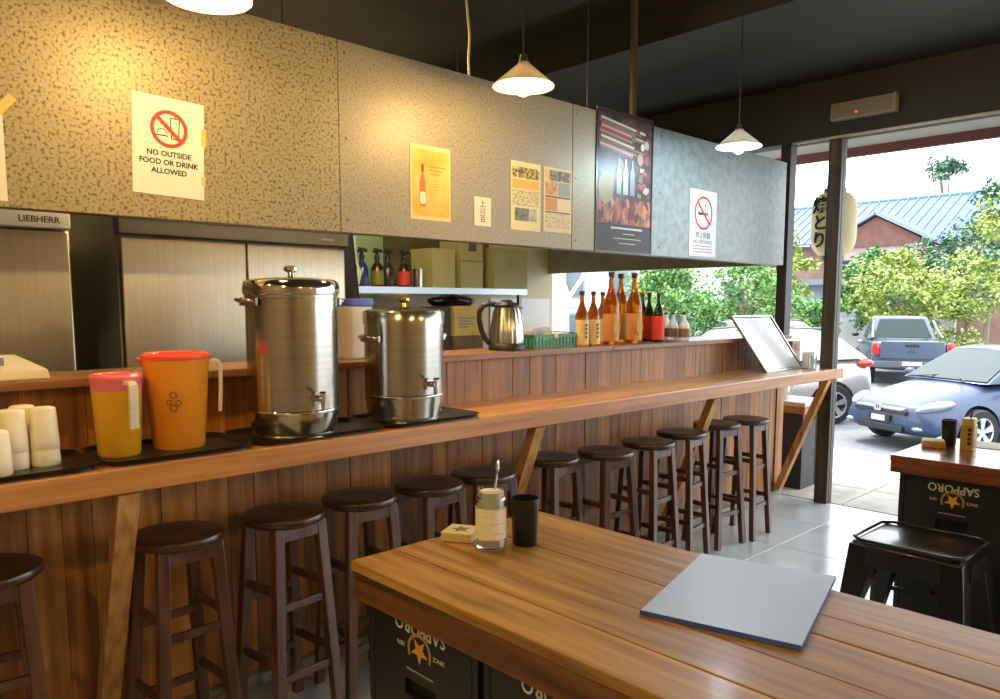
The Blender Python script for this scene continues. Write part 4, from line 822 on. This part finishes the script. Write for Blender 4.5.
def sedan(name, label, loc, hd_, paint, L=4.54):
    t = thing(name, label, 'car', loc, hd_); r = .315; WX = (-.92, -3.62)
    st = [(0.0, .34, .44, .60, .50, .55, .45, .01), (-.10, .24, .46, .68, .72, .76, .60, .02), (-.35, .20, .50, .75, .80, .85, .70, .03), (-.92, .19, .55, .86, .80, .875, .72, .04), (-1.35, .19, .58, .95, .80, .875, .74, .03),
          (-2.3, .19, .60, .96, .80, .875, .76, .02), (-3.2, .19, .62, .99, .80, .875, .76, .02), (-3.9, .20, .64, 1.03, .80, .87, .72, .02), (-4.35, .28, .62, 1.02, .76, .83, .66, .02), (-L, .42, .62, .92, .60, .66, .5, .01)]
    wh = [(x, s_ * .80) for x in WX for s_ in (1, -1)]
    body(t, paint, st, wh, r)
    for x, y in wh: wheel(t, x, y, r, .20)
    cabin(t, paint, -1.18, .955, -2.05, -3.05, -4.02, 1.03, 1.40, .80, .60, [(.17, .47), (.50, .80)])
    for s_ in (1, -1):
        o = MB().ell((0, 0, 0), .27, .10, .075, 18, 10).build('head_lamp', HEADL, t, loc=(-.30, s_ * .665, .665), rot=(0, .22, -s_ * .42))
        MB().ell((-.06, s_ * .60, .36), .05, .09, .035, 14, 8).build('fog_lamp', HEADL, t)
        MB().ell((-4.42, s_ * .66, .86), .10, .13, .08, 14, 8).build('tail_lamp', TAIL, t)
        MB().box(-2.9, -2.72, s_ * .878 - .012, s_ * .878 + .012, .80, .83).build('door_handle', paint, t, bevel=.004)
    MB().box(-.05, .035, -.42, .42, .595, .635).build('grille_bar', CHROME, t, bevel=.01)
    MB().box(-.05, .022, -.46, .46, .54, .598).build('upper_grille', TRIMB, t, bevel=.01)
    MB().box(-.05, .006, -.40, .40, .28, .38).build('lower_grille', TRIMB, t, bevel=.015)
    e = MB().prism(rrect(.13, .11, .03), (.036, 0, .615), (0, 1, 0), (0, 0, 1), (.012, 0, 0)).build('emblem', CHROME, t)
    text('H', .085, TRIMB, e, (.0485, 0, .615), (PI / 2, 0, PI / 2), bold=.002)
    MB().box(.01, .03, -.20, .20, .41, .51).build('number_plate', TRIMB, t, bevel=.004); MB().box(.03, .033, -.12, .12, .42, .50).build('plate_print', M('plate pale', '#c6c8c8', .5), t)
    mirror_(t, -1.55, .95, 1.0, paint)
    for s_ in (1, -1): MB().bar((-1.0, s_ * .5, .985), (-1.35, s_ * .1, 1.03), .012, .012).build('wiper', TRIMB, t)
    return t
def suv(name, label, loc, hd_, paint, r=.35):
    t = thing(name, label, 'car', loc, hd_); L = 4.35; WX = (-.90, -3.55)
    st = [(0.0, .36, .55, .80, .55, .60, .5, .01), (-.10, .26, .58, .90, .74, .78, .62, .02), (-.4, .22, .62, .98, .80, .86, .70, .03), (-.9, .22, .65, 1.04, .82, .895, .74, .03), (-1.3, .22, .68, 1.07, .82, .895, .76, .02),
          (-2.3, .22, .70, 1.09, .82, .895, .78, .02), (-3.4, .23, .72, 1.13, .82, .895, .78, .02), (-4.0, .28, .74, 1.16, .80, .88, .76, .02), (-4.28, .36, .74, 1.14, .74, .82, .70, .01), (-L, .44, .70, 1.0, .62, .70, .58, .0)]
    wh = [(x, s_ * .82) for x in WX for s_ in (1, -1)]
    body(t, paint, st, wh, r)
    for x, y in wh: wheel(t, x, y, r, .22)
    cabin(t, paint, -1.15, 1.06, -1.85, -3.65, -4.22, 1.14, 1.60, .82, .62, [(.17, .42), (.45, .70), (.73, .90)])
    for s_ in (1, -1):
        MB().ell((-4.17, s_ * .765, 1.06), .15, .075, .07, 16, 8).build('tail_lamp', TAIL, t)
        MB().ell((-.14, s_ * .64, .80), .14, .16, .07, 14, 8).build('head_lamp', HEADL, t)
        MB().box(-2.75, -2.57, s_ * .895 - .012, s_ * .895 + .012, .92, .95).build('door_handle', paint, t, bevel=.004)
        MB().tube([(-1.9, s_ * .58, 1.63), (-2.6, s_ * .6, 1.68), (-3.5, s_ * .6, 1.66)], .018, 8).build('roof_rail', STEEL_D, t)
    MB().box(-.05, .02, -.5, .5, .55, .72).build('grille', TRIMB, t, bevel=.015)
    MB().box(-4.38, -4.34, -.26, .26, .72, .83).build('number_plate', WHITE, t)
    mirror_(t, -1.5, .98, 1.15, paint)
    return t
def pickup(label, loc, hd_, paint):
    t = thing('pickup_truck', label, 'truck', loc, hd_); L = 5.2; r = .38; WX = (-.95, -4.0)
    st = [(0.0, .45, .62, .95, .62, .68, .6, .01), (-.15, .36, .65, 1.03, .80, .86, .72, .02), (-.9, .34, .70, 1.10, .84, .90, .78, .03), (-1.4, .34, .72, 1.12, .84, .91, .80, .02), (-2.6, .34, .74, 1.14, .84, .91, .82, .01), (-3.3, .34, .74, 1.15, .84, .91, .84, .0), (-4.6, .36, .76, 1.16, .84, .91, .86, .0), (-5.12, .42, .78, 1.17, .84, .90, .86, .0), (-L, .5, .8, 1.15, .82, .88, .84, .0)]
    wh = [(x, s_ * .84) for x in WX for s_ in (1, -1)]; body(t, paint, st, wh, r)
    for x, y in wh: wheel(t, x, y, r, .25)
    cabin(t, paint, -1.2, 1.12, -1.95, -3.15, -3.55, 1.15, 1.72, .84, .66, [(.18, .48), (.52, .84)])
    for s_ in (1, -1):
        MB().box(-5.26, -5.08, s_ * .84 - .10, s_ * .84 + .07, .82, 1.12).build('tail_lamp', TAIL, t, bevel=.03, seg=3)
        MB().tube([(-3.5, s_ * .72, 1.62), (-4.0, s_ * .78, 1.34), (-4.4, s_ * .82, 1.20)], .035, 8).build('sports_bar', paint, t)
        MB().ell((-.2, s_ * .70, .92), .16, .14, .07, 12, 8).build('head_lamp', HEADL, t)
    tg = MB().box(-5.25, -5.20, -.72, .72, .72, 1.16).build('tailgate', paint, t, bevel=.015)
    MB().box(-5.262, -5.25, -.16, .16, 1.02, 1.08).build('gate_handle', TRIMB, tg)
    em = MB()
    for a in (90, 210, 330):
        c_ = Vector((math.cos(math.radians(a)), math.sin(math.radians(a)))) * .05; d1 = Vector((math.cos(math.radians(a)), math.sin(math.radians(a)))); d2 = Vector((-d1.y, d1.x))
        em.prism([tuple(c_ + d1 * .05), tuple(c_ + d2 * .029), tuple(c_ - d1 * .05), tuple(c_ - d2 * .029)], (-5.252, 0, .93), (0, -1, 0), (0, 0, 1), (-.006, 0, 0))
    em.build('emblem', CHROME, tg)
    MB().box(-5.34, -5.20, -.86, .86, .50, .66).build('rear_bumper', M('bumper grey', '#4a4d54', .4), t, bevel=.02)
    MB().box(-5.352, -5.34, -.22, .22, .56, .65).build('number_plate', WHITE, t)
    mirror_(t, -1.6, 1.0, 1.2, TRIMB); return t
BLUE = M('paint blue grey', '#283a58', .45, .1, coat=.25); SILV = M('paint silver', '#a9a59f', .25, .5, coat=.6); DARKB = M('paint slate', '#4e5a6b', .25, .4, coat=.7); SILV2 = M('paint pale silver', '#aab2bd', .25, .4, coat=.6); WHT = M('paint white', '#dcdedf', .3, coat=.5)
GZ = -.64
sedan('sedan_car', 'blue-grey sedan parked nose towards the shop front', (11.55, 4.1, GZ), math.radians(155), BLUE)
h_ = math.radians(140); hv = Vector((math.cos(h_), math.sin(h_))); lv = Vector((-hv.y, hv.x)); wp = Vector((13.2, 5.44)); org = wp + hv * 3.55 - lv * .93
suv('suv_car', 'silver car with a red tail lamp seen past the entrance post', (org.x, org.y, GZ), h_, SILV)
h_ = math.radians(26); hv = Vector((math.cos(h_), math.sin(h_))); org = Vector((20.6, 6.63)) + hv * 5.2
pickup('dark slate pickup truck seen from behind across the road', (org.x, org.y, GZ), h_, DARKB)
suv('suv_car', 'pale silver car at the picture edge beyond the blue sedan', (25.4, 4.6, GZ), math.radians(40), SILV2)
suv('suv_car', 'white car parked beyond the entrance post', (17.6, 11.7, GZ), math.radians(150), WHT)
sedan('sedan_car', 'pale blue sedan seen through the kitchen window behind the bottles', (14.6, 10.9, GZ), math.radians(140), M('paint pale blue', '#9fb4cc', .25, .3, coat=.6))
# ------------------------------------------------------------------ trees and houses
BARK = NM('bark', ['#6b6154', '#8a7f6e'], 9, (3, 3, 1), .9)
def leafmat(name, cols): 
    mt = NM(name, cols, 2.2, rough=.55, pos=(.3, .7), detail=2)
    b = mt.node_tree.nodes['Principled BSDF']; b.inputs['Subsurface Weight'].default_value = 0; b.inputs['Transmission Weight'].default_value = .0
    return mt
LY = leafmat('leaf yellow green', ['#637a34', '#90a348', '#b5c16c']); LG = leafmat('leaf green', ['#3f6b34', '#5f8f48', '#86ac5c']); LD_ = leafmat('leaf deep', ['#38584a', '#55785c', '#7c9a72'])
def tree(label, loc, h, cr, n, mat, leaf=.16, trunk=.10, seed=1, group='trees beyond the cars', low=.35, cat='tree', flat_=1):
    rn = random.Random(seed); t = thing('tree' if cat == 'tree' else 'shrub', label, cat, loc, 0, group)
    tk = MB(); top = Vector((rn.uniform(-.2, .2), rn.uniform(-.2, .2), h * .62)); tk.tube([(0, 0, 0), (rn.uniform(-.1, .1), rn.uniform(-.1, .1), h * .3), top], trunk, 8); tk.build('trunk', BARK, t)
    cl = []
    for k in range(9):
        a = rn.uniform(0, 2 * PI); rr = cr * rn.uniform(.35, .95); z = h * rn.uniform(low, .95); e = Vector((rr * math.cos(a), rr * math.sin(a), z)); s_ = Vector((0, 0, h * rn.uniform(.22, .58)))
        MB().tube([s_, s_.lerp(e, .5) + Vector((0, 0, .1 * h * rn.uniform(0, 1))), e], trunk * .32, 6).build('branch', BARK, t)
        cl.append((e, cr * rn.uniform(.32, .55)))
    for k in range(int(n / 130)): 
        a = rn.uniform(0, 2 * PI); z = rn.uniform(low, 1); rr = cr * math.sqrt(rn.random()) * math.sin(PI * min(1, max(.12, (z - low) / (1 - low) * .8 + .2))) ** .6
        cl.append((Vector((rr * math.cos(a), rr * math.sin(a), h * z)), cr * rn.uniform(.22, .42)))
    b = MB()
    for k in range(n):
        c_, rad = rn.choice(cl); d_ = Vector((rn.gauss(0, 1), rn.gauss(0, 1), rn.gauss(0, 1))).normalized() * rad * rn.random() ** .4
        p = c_ + Vector((d_.x, d_.y, d_.z * .7)); u_ = Vector((rn.gauss(0, 1), rn.gauss(0, 1), rn.gauss(-.4, .6))).normalized(); v_ = u_.cross(Vector((rn.gauss(0, .5), rn.gauss(0, .5), 1))).normalized()
        l_ = leaf * rn.uniform(.6, 1.3); w_ = l_ * .32; i = len(b.v); nrm = u_.cross(v_) * (l_ * .12)
        b.v += [tuple(p), tuple(p + u_ * l_ * .5 + v_ * w_ + nrm), tuple(p + u_ * l_), tuple(p + u_ * l_ * .5 - v_ * w_ + nrm)]; b.f += [(i, i + 1, i + 2), (i, i + 2, i + 3)]
    me = bpy.data.meshes.new('foliage'); me.from_pydata(b.v, [], b.f); me.materials.append(mat); fo = link('foliage', me, t); fo['kind'] = 'stuff'
    return t
tree('tall deep green tree rising behind the pale silver car', (35.0, 8.6, GZ), 6.8, 1.7, 5200, LD_, .20, .12, 2)
tree('yellow-green tree above the dark pickup truck', (27.5, 9.3, GZ), 3.7, 1.5, 4200, LY, .18, .05, 3)
tree('yellow-green tree with drooping leaves at the picture edge', (29.0, 6.3, GZ), 5.6, 1.5, 4600, LY, .19, .06, 5)
tree('green tree standing between the pickup and the blue roof', (30.2, 11.2, GZ), 4.0, 1.3, 4000, LG, .20, .08, 6)
tree('grey-green tree right of the blue roof', (37.0, 10.9, GZ), 5.2, 1.5, 4200, LD_, .22, .1, 16)
tree('yellow-green tree seen between the corner post and the lantern', (27.0, 13.4, GZ), 4.9, 1.2, 3600, LY, .19, .06, 7)
tree('broad green tree seen through the kitchen window beside the corner post', (22.6, 12.2, GZ), 3.4, 1.7, 6500, LG, .15, .08, 8, low=.2)
tree('broad green tree seen through the kitchen window above the milky bottles', (20.6, 13.9, GZ), 3.3, 1.6, 6500, LG, .15, .08, 9, low=.2)
tree('distant tree showing its top above the blue roof', (52, 15.3, GZ), 11.2, 1.0, 900, LD_, .3, .12, 10, low=.85)
tree('green shrub growing in front of the grey wall', (26.0, 11.3, GZ), 2.2, .8, 2400, LG, .15, .04, 11, 'shrubs', .1, 'shrub')
tree('yellow-green shrub beside the dark pickup truck', (31.2, 8.3, GZ), 3.0, .9, 2400, LY, .16, .04, 12, 'shrubs', .1, 'shrub')
pt = thing('bare_tree', 'pale bare tree trunk seen through the kitchen window', 'tree', (15.6, 13.6, GZ))
MB().tube([(0, 0, 0), (-.1, .1, 1.4), (.05, .25, 2.4), (-.2, .5, 3.4)], .13, 10).build('trunk', NM('pale bark', ['#a39a90', '#bdb4aa'], 6, rough=.9), pt)
MB().tube([(.0, .2, 2.1), (.4, -.1, 2.8), (.6, -.2, 3.5)], .06, 8).build('branch', NM('pale bark', ['#a39a90', '#bdb4aa'], 6, rough=.9), pt)
# house with the blue roof
hs = thing('roofed_house', 'red-brown house with a wide blue-grey metal roof behind the trees', 'house', (40, 14.5, GZ), 0)
MB().box(1.0, 9, -5.5, 7, 0, 5.2).build('wall', NM('house wall', ['#8a6a60', '#9a786c'], 2, rough=.8), hs)
RF = M('roof blue', '#3d5a86', .6, 0); RFR = M('roof rib', '#4f6c98', .6, 0)
rfp = MB().hexa([(0, -6.2, 5.15), (5, -6.2, 7.6), (5, 7.6, 7.6), (0, 7.6, 5.15)], [(0, -6.2, 5.25), (5, -6.2, 7.75), (5, 7.6, 7.75), (0, 7.6, 5.25)]).build('roof_slope', RF, hs)
for k in range(28): y = -6.0 + .5 * k; MB().bar((-.02, y, 5.27), (5, y, 7.78), .06, .06, (0, 0, 1)).build('roof_rib', RFR, rfp)
MB().hexa([(5, -6.2, 7.6), (10, -6.2, 5.15), (10, 7.6, 5.15), (5, 7.6, 7.6)], [(5, -6.2, 7.75), (10, -6.2, 5.25), (10, 7.6, 5.25), (5, 7.6, 7.75)]).build('roof_slope', RF, hs)
MB().cyl((5, -6.3, 7.75), (5, 7.7, 7.75), .12, n=10).build('ridge_cap', RFR, hs)
# gabled porch
gp = MB().prism([(-2.6, 4.9), (2.6, 4.9), (0, 6.35)], (-.6, .1, 0), (0, 1, 0), (0, 0, 1), (3, 0, 0)).build('gable', NM('gable red', ['#63403a', '#724c44'], 3, rough=.8), hs)
for s_ in (-1, 1): MB().bar((-.75, .1, 6.52), (-.75, .1 + s_ * 3.0, 4.90), .16, .3, (0, 0, 1)).build('barge_board', M('barge', '#77839a', .6), gp)
for s_ in (-1, 1): MB().hexa([(-.8, .1, 6.45), (2.6, .1, 6.45), (2.6, .1 + s_ * 3.1, 4.85), (-.8, .1 + s_ * 3.1, 4.85)], [(-.8, .1, 6.55), (2.6, .1, 6.55), (2.6, .1 + s_ * 3.1, 4.95), (-.8, .1 + s_ * 3.1, 4.95)]).build('porch_roof', RF, gp)
MB().box(-.5, 1, -2.4, 2.6, 0, 4.9).build('porch_wall', NM('porch wall', ['#94807a', '#a58f88'], 2, rough=.8), hs)
for y in (-1.6, .9): w_ = MB().box(-.56, -.5, y, y + .9, 3.2, 4.3).build('window', M('house frame', '#5d5656', .6), hs); MB().box(-.58, -.56, y + .06, y + .84, 3.26, 4.24).build('pane', GLASS, w_)
# low grey building
gb = thing('low_building', 'low grey building with dark openings behind the white car', 'building', (33, 15.5, GZ), 0)
MB().box(0, 6, -1.6, 5, 0, 2.9).build('wall', NM('grey wall', ['#8d939b', '#a0a6ad'], 1.5, rough=.85), gb)
MB().box(-.6, 6.4, -2.0, 5.4, 2.9, 3.15).build('flat_roof', M('grey roof', '#77808c', .7), gb)
for k in range(4): w_ = MB().box(-.06, 0, -1.3 + 1.6 * k, -.2 + 1.6 * k, 1.2, 2.2).build('window', M('dark opening', '#2c3238', .6), gb); MB().box(-.08, -.06, -1.24 + 1.6 * k, -.26 + 1.6 * k, 1.26, 2.14).build('pane', GLASS, w_)
MB().box(-.9, -.7, -6.6, -2.2, 0, 1.5).build('yard_wall', NM('yard wall grey', ['#a0a29f', '#b2b4b1'], 2, rough=.85), gb)
# white building seen through the kitchen window
wbd = thing('white_building', 'white building with grey windows seen through the kitchen window', 'building', (21, 22, GZ), math.radians(-42))
MB().box(-9, 9, 0, 6, 0, 6.5).build('wall', NM('white wall', ['#c9cdd2', '#d9dce0'], 1, rough=.8), wbd)
for k in range(8):
    for z in (.6, 2.3, 4.3): w_ = MB().box(-8.2 + 2.1 * k, -7.1 + 2.1 * k, -.06, 0, z, z + 1.15).build('window', M('grey frame', '#8f979f', .6), wbd); MB().box(-8.12 + 2.1 * k, -7.18 + 2.1 * k, -.08, -.06, z + .08, z + 1.07).build('pane', M('grey pane', '#5e6d77', .15), w_)
for z in (1.95, 3.85): MB().box(-9, 9, -.12, 0, z, z + .12).build('ledge', WHITE, wbd)
MB().box(1.6, 2.6, -.3, -.01, 0, 3.9).build('pink_bay', M('bay pink', '#d0bcae', .8), wbd)
